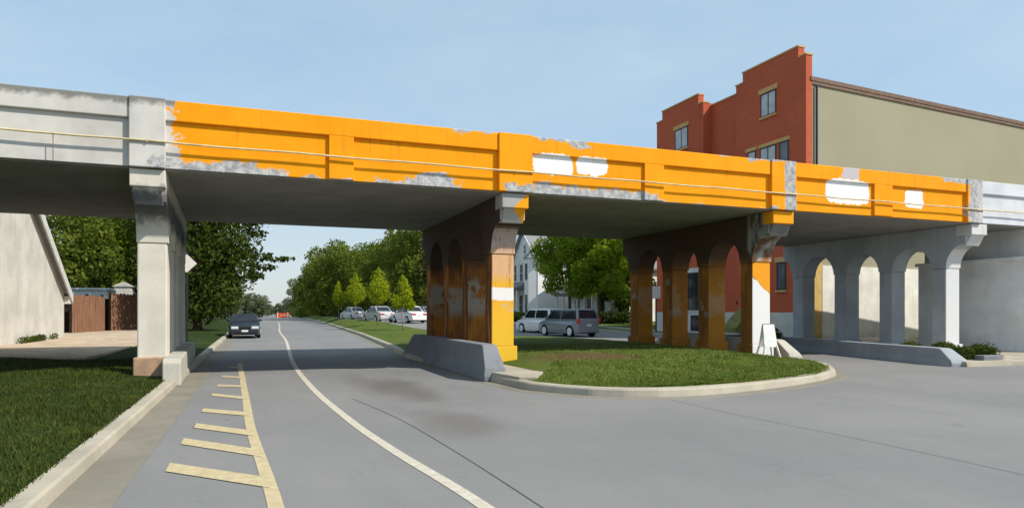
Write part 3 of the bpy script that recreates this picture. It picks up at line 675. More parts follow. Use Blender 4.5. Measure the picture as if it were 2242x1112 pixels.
# ------------------------------------------------------------------ crash barriers beside the piers
def barrier(A, B, h, wb, wt, sa, sb, z0, mat, label, group='concrete crash barriers beside the piers'):
    A = Vector(A); B = Vector(B); L_ = (B - A).length; d = (B - A).normalized(); nrm = Vector((-d.y, d.x))
    t = thing('crash_barrier', label, 'barrier', (A.x, A.y, z0), group)
    secs = [(0, 0.10, wb), (sa * 0.12, h * 0.35, lerp(wb, wt, .3)), (sa, h * 0.96, wt), (sa + 0.12, h, wt), (L_ - sb - 0.1, h, wt), (L_ - sb, h * 0.96, wt), (L_, 0.12, wb)]
    b = MB(); vs = []
    for (s_, hh, w_) in secs:
        p = A + d * s_
        for (o_, zz) in ((-wb / 2, 0), (-lerp(wb, w_, .8) / 2, hh * 0.45), (-w_ / 2, hh), (w_ / 2, hh), (lerp(wb, w_, .8) / 2, hh * 0.45), (wb / 2, 0)):
            q = p + nrm * o_; vs.append((q.x, q.y, z0 + zz))
    n = len(secs); fs = [(i * 6 + j, (i + 1) * 6 + j, (i + 1) * 6 + j + 1, i * 6 + j + 1) for i in range(n - 1) for j in range(5)]
    fs += [tuple(range(6)), tuple((n - 1) * 6 + j for j in range(5, -1, -1))]
    b.add(vs, fs); b.build('body', mat, t, bevel=0.03, seg=3)
    return t
barrier((5.06, 14.35), (5.06, 23.2), 0.80, 0.56, 0.36, 0.42, 1.0, 0.02, M['barrier_dark'], 'dark concrete crash barrier with sloped nose beside the yellow column')
barrier((15.85, 16.6), (16.2, 25.0), 0.62, 0.5, 0.34, 0.7, 0.8, 0.05, M['plinth'], 'low pale barrier behind the brown columns and white folding board')
barrier((18.85, 13.45), (20.95, 23.0), 0.50, 0.62, 0.40, 0.55, 0.6, 0.0, M['barrier_grey'], 'long low blue grey barrier in front of the pale blue arched pier')
# kerb-side plinth of the first pier
t = thing('pier_plinth', 'pale concrete guard wall along the foot of the cream pier at the left kerb', 'barrier', (-1.62, 20, 0), None)
b = MB(); b.prism([(15.9, 0.0), (15.95, 0.50), (16.1, 0.58), (24.4, 0.58), (24.9, 0.0)], -1.86, -1.50, 'x', lambda p: (p[0] - 0.045 * (p[1] - 16), p[1], p[2])); b.build('body', M['plinth'], t, bevel=0.03)

# ------------------------------------------------------------------ brick apartment building
bld = thing('apartment_building', 'red brick apartment building with stepped parapets and a blank tan side wall behind the viaduct', 'building', (27.4, 35, 0))
XF = 27.4
b = MB()
b.box(XF, XF + 0.42, 28.0, 33.6, 1.5, 15.25); b.box(XF, XF + 0.42, 28.55, 33.0, 15.25, 15.85)
b.box(XF + 0.7, XF + 1.1, 33.6, 36.85, 1.5, 15.1); b.box(XF + 0.02, XF + 0.9, 36.85, 37.2, 1.5, 15.25); b.box(XF + 0.42, XF + 0.9, 33.25, 33.6, 1.5, 15.1)
b.box(XF, XF + 0.42, 37.2, 42.3, 1.5, 15.25); b.box(XF, XF + 0.42, 37.35, 41.6, 15.25, 15.9); b.box(XF + 0.1, 50, 42.0, 42.4, 1.5, 14.0)
wall = b.build('brick_wall', M['brick'], bld)
MB().prism([(XF + 0.42, 28.06), (62, 31.1), (62, 41.9), (XF + 0.9, 41.9), (XF + 1.15, 33.7), (XF + 0.42, 33.2)], 0.0, 13.9).build('side_wall', M['tan'], bld)
fl = MB(); fl.prism([(XF + 0.3, 27.95), (62, 31.0), (62, 31.35), (XF + 0.3, 28.3)], 13.9, 14.12); fl.prism([(XF + 0.42, 27.99), (62, 31.03), (62, 31.3), (XF + 0.42, 28.2)], 13.72, 13.9)
fl.build('roof_flashing', M['flash'], bld)
MB().tube([(XF + 0.72, 27.98, 13.7), (XF + 0.72, 27.98, 4.6), (XF + 0.72, 27.9, 4.35)], 0.06, 8).build('downpipe', M['frame_dark'], bld)
sl_ = (31.1 - 28.06) / (62 - XF - 0.42); yw = lambda X: 28.06 + (X - XF - 0.42) * sl_
MB().prism([(28.62, yw(28.62) - 0.05), (48, yw(48) - 0.05), (48, yw(48) + 0.02), (28.62, yw(28.62) + 0.02)], 0.0, 4.05).build('whitewashed_base', M['whitewash'], bld)
MB().prism([(XF + 0.46, yw(XF + 0.46) - 0.03), (28.62, yw(28.62) - 0.03), (28.62, yw(28.62) + 0.02), (XF + 0.46, yw(XF + 0.46) + 0.02)], 0.0, 4.2).build('ochre_strip', M['ochre'], bld)
st = MB(); st.box(XF - 0.05, XF + 0.45, 27.95, 33.65, 0, 1.5); st.box(XF + 0.62, XF + 1.1, 33.65, 36.85, 0, 1.5); st.box(XF - 0.05, XF + 0.95, 36.85, 42.35, 0, 1.5)
st.build('stone_base', M['stone'], bld)
cp_ = MB()
for (a0, a1, zz) in ((27.96, 28.57, 15.25), (28.52, 33.03, 15.85), (33.0, 33.64, 15.25), (36.82, 37.38, 15.25), (37.32, 41.64, 15.9), (41.6, 42.34, 15.25)): cp_.box(XF - 0.04, XF + 0.46, a0, a1, zz, zz + 0.09)
cp_.box(XF + 0.66, XF + 1.14, 33.64, 36.82, 15.1, 15.18); cp_.build('parapet_coping', M['lintel'], bld)
def window(parent, X, ya, yb, za, zb, mull=1, gl='glass', lint='lintel', frame='frame_dark', head=0.28, trans=None, depth=0.02):
    f = MB(); t_ = 0.07
    x0, x1 = X - 0.03, X + depth
    f.box(x0, x1, ya, ya + t_, za, zb); f.box(x0, x1, yb - t_, yb, za, zb); f.box(x0 + .002, x1, ya + t_, yb - t_, za, za + t_); f.box(x0 + .002, x1, ya + t_, yb - t_, zb - t_, zb)
    for i in range(mull): yc = lerp(ya, yb, (i + 1) / (mull + 1)); f.box(x0 + .004, x1, yc - 0.035, yc + 0.035, za + t_, zb - t_)
    if trans: f.box(x0 + .006, x1, ya + t_, yb - t_, lerp(za, zb, trans) - 0.03, lerp(za, zb, trans) + 0.03)
    w_ = f.build('window', M[frame], parent)
    MB().box(X - 0.012, X + 0.03, ya + t_ * 0.5, yb - t_ * 0.5, za + t_ * .5, zb - t_ * .5).build('pane', M[gl], w_)
    if lint:
        MB().box(X - 0.07, X + 0.05, ya - 0.12, yb + 0.12, zb, zb + head).build('lintel', M[lint], w_)
        MB().box(X - 0.09, X + 0.05, ya - 0.06, yb + 0.06, za - 0.12, za).build('sill', M[lint], w_)
    return w_
window(bld, XF, 30.2, 31.45, 12.75, 14.1, 1, 'blind')
window(bld, XF, 38.5, 40.0, 12.75, 14.15, 1, 'blind')
for (ya, yb, gl) in ((29.25, 29.95, 'glass'), (30.2, 31.5, 'blind'), (31.85, 32.55, 'blind')): window(bld, XF, ya, yb, 9.0, 11.0, 1 if yb - ya > 1 else 0, gl, 'lintel', trans=0.55 if yb - ya > 1 else None, head=0.2)
for (ya, yb) in ((38.5, 40.0),): window(bld, XF, ya, yb, 9.0, 10.9, 1, 'blind')
for zz in (6.0,):
    window(bld, XF, 30.2, 31.5, zz, zz + 1.7, 1, 'glass'); window(bld, XF, 38.5, 40.0, zz, zz + 1.7, 1, 'glass')
window(bld, XF, 33.45, 33.55, 2.0, 2.2, 0, 'glass_dark', None)
window(bld, XF, 31.7, 32.95, 1.52, 4.0, 0, 'glass_dark', 'stone', head=0.3)
window(bld, XF, 37.3, 38.5, 1.62, 4.15, 0, 'glass_dark', 'stone', head=0.3)
window(bld, XF, 39.6, 40.6, 1.62, 4.15, 0, 'glass_dark', 'stone', head=0.3)
window(bld, XF, 29.45, 30.15, 2.75, 4.3, 0, 'glass', 'lintel')
window(bld, XF - 0.052, 36.95, 38.1, 0.25, 1.3, 1, 'glass_dark', None)
window(bld, XF - 0.052, 39.6, 40.9, 0.25, 1.3, 1, 'glass_dark', None)
aw = MB(); aw.prism([(XF - 1.3, 0.6), (XF - 0.04, 1.75), (XF - 0.04, 0.3), (XF - 1.3, 0.3)], 32.0, 33.3, 'y'); aw.build('entrance_hood', M['olive'], bld)

# ------------------------------------------------------------------ houses
def gable_house(name, label, X, ya, yb, ze, zp, depth, z0, parts=True):
    h = thing(name, label, 'house', (X, (ya + yb) / 2, z0)); ym = (ya + yb) / 2
    wall_ = MB().prism([(ya, z0), (yb, z0), (yb, ze), (ym, zp), (ya, ze)], X, X + depth, 'x').build('wall', M['siding'], h)
    r = MB()
    for s_ in (-1, 1):
        e = ya if s_ < 0 else yb; ov = 0.4 * s_; sl = (zp - ze) / (ym - ya)
        P_ = [(ym, zp + 0.03), (e + ov, ze - abs(ov) * sl + 0.03), (e + ov, ze - abs(ov) * sl + 0.2), (ym, zp + 0.22)]
        r.prism(P_, X - 0.4, X + depth + 0.4, 'x')
    r.build('roof', M['shingle'], h)
    rk = MB()
    for s_ in (-1, 1):
        e = ya if s_ < 0 else yb; ov = 0.42 * s_; sl = (zp - ze) / (ym - ya)
        rk.prism([(ym, zp), (e + ov, ze - abs(ov) * sl), (e + ov, ze - abs(ov) * sl + 0.2), (ym, zp + 0.23)], X - 0.46, X - 0.403, 'x')
    rk.build('fascia', M['frame_white'], h)
    return h
hs = gable_house('white_house', 'white clapboard house with steep gable and grey roof left of the round green tree', 28.4, 66.9, 74.6, 7.3, 10.7, 11, 0.6)
for (ya, yb, za, zb) in ((69.3, 70.1, 5.2, 7.0), (71.2, 72.2, 4.9, 6.9), (69.3, 70.3, 1.7, 3.6), (71.2, 72.4, 1.2, 3.4), (73.2, 74, 5.0, 6.9), (70.3, 71.0, 8.0, 9.0)):
    window(hs, 28.4, ya, yb, za, zb, 0, 'glass', 'frame_white', 'frame_white', head=0.14, trans=0.5)
bay = MB(); bay.prism([(28.4, 66.95), (27.5, 67.4), (27.5, 68.6), (28.4, 69.05)], 0.6, 7.3); bo = bay.build('bay', M['siding'], hs)
MB().add([(28.4, 66.7, 7.3), (27.3, 67.3, 7.3), (27.3, 68.7, 7.3), (28.4, 69.3, 7.3), (28.4, 68, 8.5)], [(0, 1, 4), (1, 2, 4), (2, 3, 4), (0, 3, 2, 1)]).build('bay_roof', M['shingle'], bo)
for (za, zb) in ((1.4, 3.4), (4.9, 6.8)): window(bo, 27.5, 67.55, 68.45, za, zb, 0, 'glass', None, 'frame_white')
pr2 = MB(); pr2.box(26.9, 28.4, 69.4, 74.6, 3.9, 4.1); pr2.prism([(26.7, 4.1), (28.4, 4.9), (28.4, 4.1)], 69.3, 74.7, 'y'); po = pr2.build('porch_roof', M['shingle'], hs)
for yy in (69.6, 71.2, 72.8, 74.4): MB().tube([(27.0, yy, 0.6), (27.0, yy, 3.9)], 0.09, 8).build('porch_post', M['frame_white'], po)
h2 = gable_house('porch_house', 'white house with a columned porch mostly hidden behind the round green tree', 31.5, 56.5, 65.5, 5.8, 9.3, 10, 0.55)
pp = MB(); pp.box(29.6, 31.5, 56.7, 65.3, 3.1, 3.35); pp.prism([(29.4, 3.35), (31.5, 4.2), (31.5, 3.35)], 56.6, 65.4, 'y'); ppo = pp.build('porch_roof', M['shingle'], h2)
for yy in np.linspace(57, 65, 6): MB().tube([(29.8, yy, 0.5), (29.8, yy, 3.1)], 0.11, 8).build('porch_post', M['frame_white'], ppo)
for ya in (57.6, 60.4, 63.0): window(h2, 31.5, ya, ya + 1.1, 1.2, 2.9, 0, 'glass_dark', None, 'frame_white')

# ------------------------------------------------------------------ left side: shed, fences, garage
z0 = 0.18; XS = -9.15; ya, yb, ym = 25.6, 40.2, 32.9; ze, zp = 2.45, 7.4
sh = thing('shed', 'cream rendered gabled shed with steep roof edge by the alley', 'shed', (XS, ym, z0))
MB().prism([(ya, z0), (yb, z0), (yb, ze), (ym, zp), (ya, ze)], XS - 9, XS, 'x').build('wall', M['shed'], sh)
rf = MB(); sl = (zp - ze) / (yb - ym)
for s_, e in ((1, yb), (-1, ya)):
    rf.prism([(ym, zp + 0.01), (e + 0.35 * s_, ze - 0.35 * sl + 0.01), (e + 0.35 * s_, ze - 0.35 * sl + 0.2), (ym, zp + 0.22)], XS - 9.3, XS + 0.25, 'x')
rf.build('roof', M['shingle'], sh)
fa = MB()
for s_, e in ((1, yb), (-1, ya)):
    fa.prism([(ym, zp - 0.24), (e + 0.36 * s_, ze - 0.36 * sl - 0.24), (e + 0.36 * s_, ze - 0.36 * sl + 0.22), (ym, zp + 0.24)], XS + 0.255, XS + 0.33, 'x')
fa.prism([(yb - 0.02, ze - 0.5), (yb + 0.36, ze - 0.5), (yb + 0.36, ze - 0.2), (yb - 0.02, ze - 0.1)], XS - 0.2, XS + 0.25, 'x')
fa.build('fascia', M['fascia'], sh, bevel=0.01)
def fence(A, B, hgt, label, posts):
    A = Vector(A); B = Vector(B); d = (B - A).normalized(); nrm = Vector((d.y, -d.x))
    t = thing('board_fence', label, 'fence', (A.x, A.y, 0.2), 'brown board fences along the alley')
    b = MB(); Ln = (B - A).length; nb = int(Ln / 0.2); rr = random.Random(int(A.x * 100))
    for i in range(nb):
        s0 = Ln * i / nb; s1 = Ln * (i + 1) / nb - 0.012; dz = rr.uniform(-0.05, 0.05); th = rr.uniform(0, 0.02)
        p, q = A + d * s0 + nrm * th, A + d * s1 + nrm * th
        b.add([(p.x, p.y, 0.15), (q.x, q.y, 0.15), (q.x, q.y, 0.2 + hgt + dz), (p.x, p.y, 0.2 + hgt + dz)] + [(p.x - nrm.x * .025, p.y - nrm.y * .025, 0.15), (q.x - nrm.x * .025, q.y - nrm.y * .025, 0.15), (q.x - nrm.x * .025, q.y - nrm.y * .025, 0.2 + hgt + dz), (p.x - nrm.x * .025, p.y - nrm.y * .025, 0.2 + hgt + dz)],
              [(0, 1, 2, 3), (7, 6, 5, 4), (3, 2, 6, 7), (0, 3, 7, 4), (1, 5, 6, 2)])
    b.build('boards', M['fence'], t)
    for s_ in posts:
        p = A + d * (Ln * s_) - nrm * 0.12
        MB().box(p.x - 0.07, p.x + 0.07, p.y - 0.07, p.y + 0.07, 0.1, 0.3 + hgt).build('post', M['dark_wood'], t)
    return t
fence(D(158, 40.5), D(229, 44.5), 2.35, 'brown board fence beside the cream shed', (0.02, 0.5, 0.98))
fence(D(243, 45.0), D(345, 52), 2.55, 'brown board fence running in behind the cream pier', (0.02, 0.5, 0.98))
a = D(146, 43); t = thing('gate', 'dark timber gate in the gap between shed and fence', 'gate', (a[0], a[1], .2))
g0, g1 = D(136, 41.5), D(156, 41.8)
MB().prism([(g0[0], g0[1]), (g1[0], g1[1]), (g1[0], g1[1] + 0.08), (g0[0], g0[1] + 0.08)], 0.15, 2.5).build('leaf', M['dark_wood'], t); MB().prism([(g0[0], g0[1] - .05), (g1[0], g1[1] - .05), (g1[0], g1[1]), (g0[0], g0[1])], 1.9, 2.05).build('rail', M['dark_wood'], t)
g0, g1 = D(229.5, 45.2), D(242, 45.6); t = thing('gate', 'narrow dark gate between the two brown fences', 'gate', (g0[0], g0[1], .2))
MB().prism([(g0[0], g0[1]), (g1[0], g1[1]), (g1[0], g1[1] + 0.08), (g0[0], g0[1] + 0.08)], 0.15, 2.4).build('leaf', M['dark_wood'], t); MB().prism([(g0[0], g0[1] - .05), (g1[0], g1[1] - .05), (g1[0], g1[1]), (g0[0], g0[1])], 1.9, 2.05).build('rail', M['dark_wood'], t)
a = D(192, 50); gr = thing('garage', 'low pale blue grey garage showing above the brown fence', 'garage', (a[0], a[1], 0.2))
MB().box(a[0] - 1.3, a[0] + 1.25, a[1], a[1] + 3.5, 0.15, 3.15).build('wall', M['garage'], gr); MB().box(a[0] - 1.45, a[0] + 1.4, a[1] - 0.15, a[1] + 3.7, 3.15, 3.3).build('roof', M['garage'], gr)
a = D(272, 56); gr = thing('garden_shed', 'small pale shed above the fence next to the cream pier', 'shed', (a[0], a[1], 0.2))
MB().box(a[0] - 0.75, a[0] + 0.5, a[1], a[1] + 2, 0.15, 3.6).build('wall', M['shed'], gr); MB().prism([(a[0] - 0.9, 3.6), (a[0] - 0.12, 4.0), (a[0] + 0.65, 3.6)], a[1] - 0.1, a[1] + 2.1, 'y').build('roof', M['shed'], gr)

# ------------------------------------------------------------------ sign, board, barricade, block
a = D(407, 30.5); t = thing('diamond_sign', 'diamond road sign on a dark post behind the cream pier', 'sign', (a[0], a[1], 0.18))
MB().box(a[0] + 0.0, a[0] + 0.09, a[1] - 0.05, a[1] + 0.04, 0.1, 4.3).build('post', M['post'], t)
zc_ = FZ(409, 577, a[1]); rr_ = 0.42
MB().prism([(a[0] + 0.04 - rr_, zc_), (a[0] + 0.04, zc_ - rr_), (a[0] + 0.04 + rr_, zc_), (a[0] + 0.04, zc_ + rr_)], a[1] - 0.09, a[1] - 0.06, 'y').build('sign_plate', M['sign_back'], t, bevel=0.01)
t = thing('folding_board', 'white folding A frame board standing on the grass at the brown pier', 'sign', (0, 0, 0))
for s_ in (-1, 1):
    f = lambda zz: lerp(s_ * 0.24, s_ * 0.02, zz / 0.93); hw = 0.2; z0_, z1_ = 0.27, 0.93
    MB().add([(-hw, f(z0_), z0_), (hw, f(z0_), z0_), (hw * .86, f(z1_), z1_), (-hw * .86, f(z1_), z1_)] + [(-hw, f(z0_) + 0.03, z0_), (hw, f(z0_) + 0.03, z0_), (hw * .86, f(z1_) + 0.03, z1_), (-hw * .86, f(z1_) + 0.03, z1_)], [(0, 1, 2, 3), (7, 6, 5, 4), (0, 3, 7, 4), (1, 5, 6, 2), (3, 2, 6, 7), (0, 4, 5, 1)]).build('panel', M['white_board'], t, bevel=0.006)
    for sx in (-1, 1): MB().tube([(sx * (hw - 0.03), f(0.32) + 0.015, 0.32), (sx * (hw + 0.05), f(0.0) + 0.015, -0.03)], 0.032, 6).build('leg', M['white_board'], t)
MB().tube([(-0.17, 0.01, 0.93), (0.17, 0.01, 0.93)], 0.02, 8).build('hinge', M['post'], t)
a = G(1682, 777, .30); t.location = (a[0], a[1], 0.27); t.rotation_euler = (0, 0, R(-15))
a = D(1437, 47); t = thing('street_sign', 'small white sign on a post seen between the brown columns', 'sign', (a[0], a[1], 0.1))
MB().box(a[0] - 0.04, a[0] + 0.04, a[1], a[1] + 0.08, 0.05, 3.4).build('post', M['post'], t)
MB().box(a[0] - 0.32, a[0] + 0.32, a[1] - 0.04, a[1] - 0.005, 2.45, 3.3).build('sign_plate', M['white_board'], t, bevel=0.02)
a = D(619, 132); t = thing('road_barricade', 'orange red barricade across the far end of the road', 'barricade', (a[0], a[1], 0))
for zz in (0.25, 0.75): MB().box(a[0] - 1.25, a[0] + 1.25, a[1], a[1] + 0.06, zz, zz + 0.36).build('board', M['red_plastic'], t)
for sx in (-1, 1): MB().prism([(a[1] - 0.4, 0), (a[1] - 0.3, 0), (a[1] + 0.1, 1.2), (a[1] + 0.45, 0), (a[1] + 0.55, 0), (a[1] + 0.15, 1.3), (a[1] + 0.05, 1.3)], a[0] + sx * 0.95 - 0.04, a[0] + sx * 0.95 + 0.04, 'x').build('leg', M['white_plastic'], t)
a = (20.32, 13.62); t = MB().box(a[0] - 0.42, a[0] + 0.42, a[1] - 0.1, a[1] + 0.2, 0.10, 0.29).build('concrete_block', M['barrier_dark'], bevel=0.03); tag(t, 'grey concrete block lying at the kerb in front of the shrubs', 'block')

# ------------------------------------------------------------------ vehicles (front towards -y at rest)
def vehicle(name, label, cat, L_, W_, H_, prof, cabin, belt, body, wheel_y, wr=0.32, hood_glass=True, tail_tall=False, group=None, rimr=0.62):
    t = thing(name, label, cat, (0, 0, 0), group); hw = W_ / 2
    top_w = 0.76
    def shape(p):
        x, y, z = p; u = abs(y) / (L_ / 2); k_ = 1 - 0.13 * max(0, (u - 0.62) / 0.38) ** 2
        if z < 0.45: k_ *= 1 - 0.05 * (0.45 - z) / 0.3
        if z > belt - 0.12: k_ *= 0.965
        return (x * k_, y, z)
    # outline with wheel arches
    bot = []
    for wy in sorted(wheel_y):
        bot.append([(wy + (wr + 0.06) * math.cos(a_), max(0.2, wr + (wr + 0.06) * math.sin(a_))) for a_ in np.linspace(math.pi + 0.35, -0.35, 13)])
    P = [(-L_ / 2 + 0.06, 0.22)] + bot[0] + bot[1] + [(L_ / 2 - 0.06, 0.24)] + prof
    bd = MB(); bd.prism(P, -hw, hw, 'x', shape)
    body_o = bd.build('body', body, t, bevel=0.05, seg=3, smooth=False)
    MB().box(-hw * 0.8, hw * 0.8, -L_ / 2 + 0.4, L_ / 2 - 0.4, 0.2, 0.62).build('underbody', M['trim'], t)
    zt = H_
    wz = lambda z: hw * lerp(0.94, top_w, min(1, max(0, (z - belt) / (zt - belt))))
    cb = MB(); cb.prism(cabin, -1, 1, 'x', lambda p: (math.copysign(wz(p[2]), p[0]), p[1], p[2])); cb.build('roof', body, t, bevel=0.06, seg=3)
    # cabin = [(front base), (front top), (rear top), (rear base)]
    (fy, fz), (ty, tz), (ry, rz_), (by, bz) = cabin[:4]
    def glass_quad(name, pts, parent=t): 
        ctr = sum((Vector(p) for p in pts), Vector()) / len(pts); nrm = (Vector(pts[1]) - Vector(pts[0])).cross(Vector(pts[2]) - Vector(pts[1])).normalized()
        outw = Vector((ctr.x, ctr.y * 0.5, (ctr.z - belt) * 0.8)); 
        if nrm.dot(outw) < 0: nrm = -nrm
        a_ = [Vector(p) + nrm * 0.012 for p in pts]; c_ = [Vector(p) - nrm * 0.02 for p in pts]; n = len(pts)
        return MB().add(a_ + c_, [tuple(range(n)), tuple(range(2 * n - 1, n - 1, -1))] + [(i, (i + 1) % n, (i + 1) % n + n, i + n) for i in range(n)]).build(name, M['car_glass'], parent)
    def along(y0, z0, y1, z1, s): return (lerp(y0, y1, s), lerp(z0, z1, s))
    (a0, c0), (a1, c1) = along(fy, fz, ty, tz, 0.10), along(fy, fz, ty, tz, 0.90)
    glass_quad('windscreen', [(-wz(c0) * .9, a0, c0), (wz(c0) * .9, a0, c0), (wz(c1) * .88, a1, c1), (-wz(c1) * .88, a1, c1)])
    (a0, c0), (a1, c1) = along(by, bz, ry, rz_, 0.16), along(by, bz, ry, rz_, 0.86)
    glass_quad('rear_window', [(-wz(c0) * .84, a0, c0), (wz(c0) * .84, a0, c0), (wz(c1) * .84, a1, c1), (-wz(c1) * .84, a1, c1)])
    zl, zh = belt + 0.05, zt - 0.12
    def edge_f(z): return lerp(fy, ty, (z - fz) / (tz - fz)) + 0.12
    def edge_r(z): return lerp(by, ry, (z - bz) / (rz_ - bz)) - 0.14
    for s_ in (-1, 1):
        m0, m1 = edge_f(zl), edge_r(zl); n0, n1 = edge_f(zh), edge_r(zh); sp = lerp(m0, m1, 0.48)
        glass_quad('side_window', [(s_ * wz(zl), m0, zl), (s_ * wz(zl), sp - 0.05, zl), (s_ * wz(zh), sp - 0.05, zh), (s_ * wz(zh), n0, zh)])
        glass_quad('side_window', [(s_ * wz(zl), sp + 0.05, zl), (s_ * wz(zl), m1, zl), (s_ * wz(zh), n1, zh), (s_ * wz(zh), sp + 0.05, zh)])
        for wy in wheel_y:
            tw = MB(); tw.disc((s_ * (hw - 0.11), wy, wr), (1, 0, 0), wr, 0.21, 24); two = tw.build('wheel', M['tyre'], t, bevel=0.025)
            rm = MB(); rm.disc((s_ * (hw - 0.0), wy, wr), (1, 0, 0), wr * rimr, 0.03, 20); rmo = rm.build('rim', M['rim'], two, bevel=0.008)
        yf = edge_f(zl) + 0.12
        mr = MB(); mr.box(s_ * (hw + 0.02) - 0.1, s_ * (hw + 0.02) + 0.1, yf - 0.04, yf + 0.07, belt + 0.02, belt + 0.16); mr.build('mirror', body, t, bevel=0.03)
    fz_ = [p for p in prof if p[0] < -L_ / 2 + 0.35]
    yF = -L_ / 2; yR = L_ / 2
    hz = 0.62 if not tail_tall else 0.72
    for s_ in (-1, 1):
        MB().box(s_ * hw * 0.62 - 0.19, s_ * hw * 0.62 + 0.19, yF - 0.012, yF + 0.2, hz - 0.07, hz + 0.08).build('headlight', M['lamp'], t, bevel=0.025)
        if tail_tall: MB().box(s_ * hw * 0.83 - 0.08, s_ * hw * 0.83 + 0.08, yR - 0.2, yR + 0.02, 0.82, 1.12).build('taillight', M['tail'], t, bevel=0.02)
        else: MB().box(s_ * hw * 0.63 - 0.2, s_ * hw * 0.63 + 0.2, yR - 0.2, yR + 0.015, 0.72, 0.88).build('taillight', M['tail'], t, bevel=0.02)
    MB().box(-hw * 0.34, hw * 0.34, yF - 0.01, yF + 0.1, hz - 0.06, hz + 0.06).build('grille', M['trim'], t, bevel=0.01)
    MB().box(-hw * 0.86, hw * 0.86, yF - 0.05, yF + 0.25, 0.24, 0.50).build('bumper', body if cat != 'car' else M['car_navy'] if body == M['car_navy'] else body, t, bevel=0.05, seg=3)
    MB().box(-hw * 0.86, hw * 0.86, yR - 0.25, yR + 0.05, 0.26, 0.54).build('bumper', body, t, bevel=0.05, seg=3)
    MB().box(-hw * 0.6, hw * 0.6, yF - 0.056, yF, 0.27, 0.36).build('air_intake', M['trim'], t)
    MB().box(-0.17, 0.17, yF - 0.07, yF - 0.045, 0.39, 0.50).build('number_plate', M['plate'], t)
    zpp = 0.66 if not tail_tall else 0.72
    MB().box(-0.17, 0.17, yR - 0.02, yR + 0.022, zpp - 0.06, zpp + 0.06).build('number_plate', M['plate'], t)
    return t
def saloon(name, label, body, group=None, H=1.42):
    L_ = 4.5
    prof = [(2.25, 0.45), (2.22, 0.80), (2.1, 0.95), (1.55, 0.99), (-0.85, 0.96), (-1.9, 0.80), (-2.16, 0.70), (-2.25, 0.50), (-2.23, 0.26)]
    return vehicle(name, label, 'car', L_, 1.74, H, prof, [(-0.98, 0.93), (-0.28, H), (0.82, H - 0.02), (1.62, 0.96)], 0.95, body, (-1.38, 1.32), 0.31, group=group)
def minivan(name, label, body, group=None, L_=4.5, H=1.7):
    h = L_ / 2
    prof = [(h, 0.5), (h - 0.01, 1.02), (h - 0.06, 1.05), (-h + 1.0, 1.03), (-h + 0.25, 0.86), (-h + 0.05, 0.72), (-h, 0.5), (-h + 0.02, 0.27)]
    return vehicle(name, label, 'van', L_, 1.78, H, prof, [(-h + 0.85, 1.0), (-h + 1.55, H - 0.02), (h - 0.28, H), (h - 0.02, 1.02)], 1.03, body, (-h + 0.85, h - 0.8), 0.33, tail_tall=True, group=group, rimr=0.72)
car = saloon('saloon_car', 'dark navy saloon car driving towards us at the left kerb', M['car_navy'])
a = G(531, 742); car.location = (-0.68, 41.6 + 2.2, 0.0); car.rotation_euler = (0, 0, R(2))
v1 = minivan('minivan', 'slate grey minivan with dark windows overlapping the white van', M['car_grey'], 'vans on the far carriageway', 4.5, 1.72)
a = D(1268, 41.5); v1.location = (a[0] - 0.15, a[1] + 1.3, 0.004); v1.rotation_euler = (0, 0, R(180 + 9))
v2 = minivan('minivan', 'white compact van partly hidden behind the slate grey van', M['car_white'], 'vans on the far carriageway', 4.1, 1.74)
a = D(1197, 47.5); v2.location = (a[0], a[1] + 1.0, 0.01); v2.rotation_euler = (0, 0, R(180 + 14))
grp = 'cars parked beyond the saplings'
def at_road(px, d): a = D(px, d); return (a[0], a[1], zr(a[1]) + 0.006)
p1 = saloon('parked_car', 'silver parked car in the middle of the row with high rounded roof', M['car_silver'], grp, 1.55)
p1.location = at_road(828, 66); p1.rotation_euler = (0, 0, R(180 + 14))
dup(p1, at_road(773, 84), R(180 + 16), 'white parked car furthest along the row beside the leftmost sapling', 1, {'silver_paint': M['car_white']})
dup(p1, at_road(863, 79), R(180 + 14), 'dark parked car half hidden behind the silver one', 1, {'silver_paint': M['car_dark']})
dup(p1, at_road(895, 63), R(180 + 14), 'white parked car right of the rightmost sapling trunk', 1, {'silver_paint': M['car_white']})
dup(p1, at_road(930, 70), R(180 + 14), 'grey parked car cut off by the rusty pier', 1, {'silver_paint': M['car_grey']})

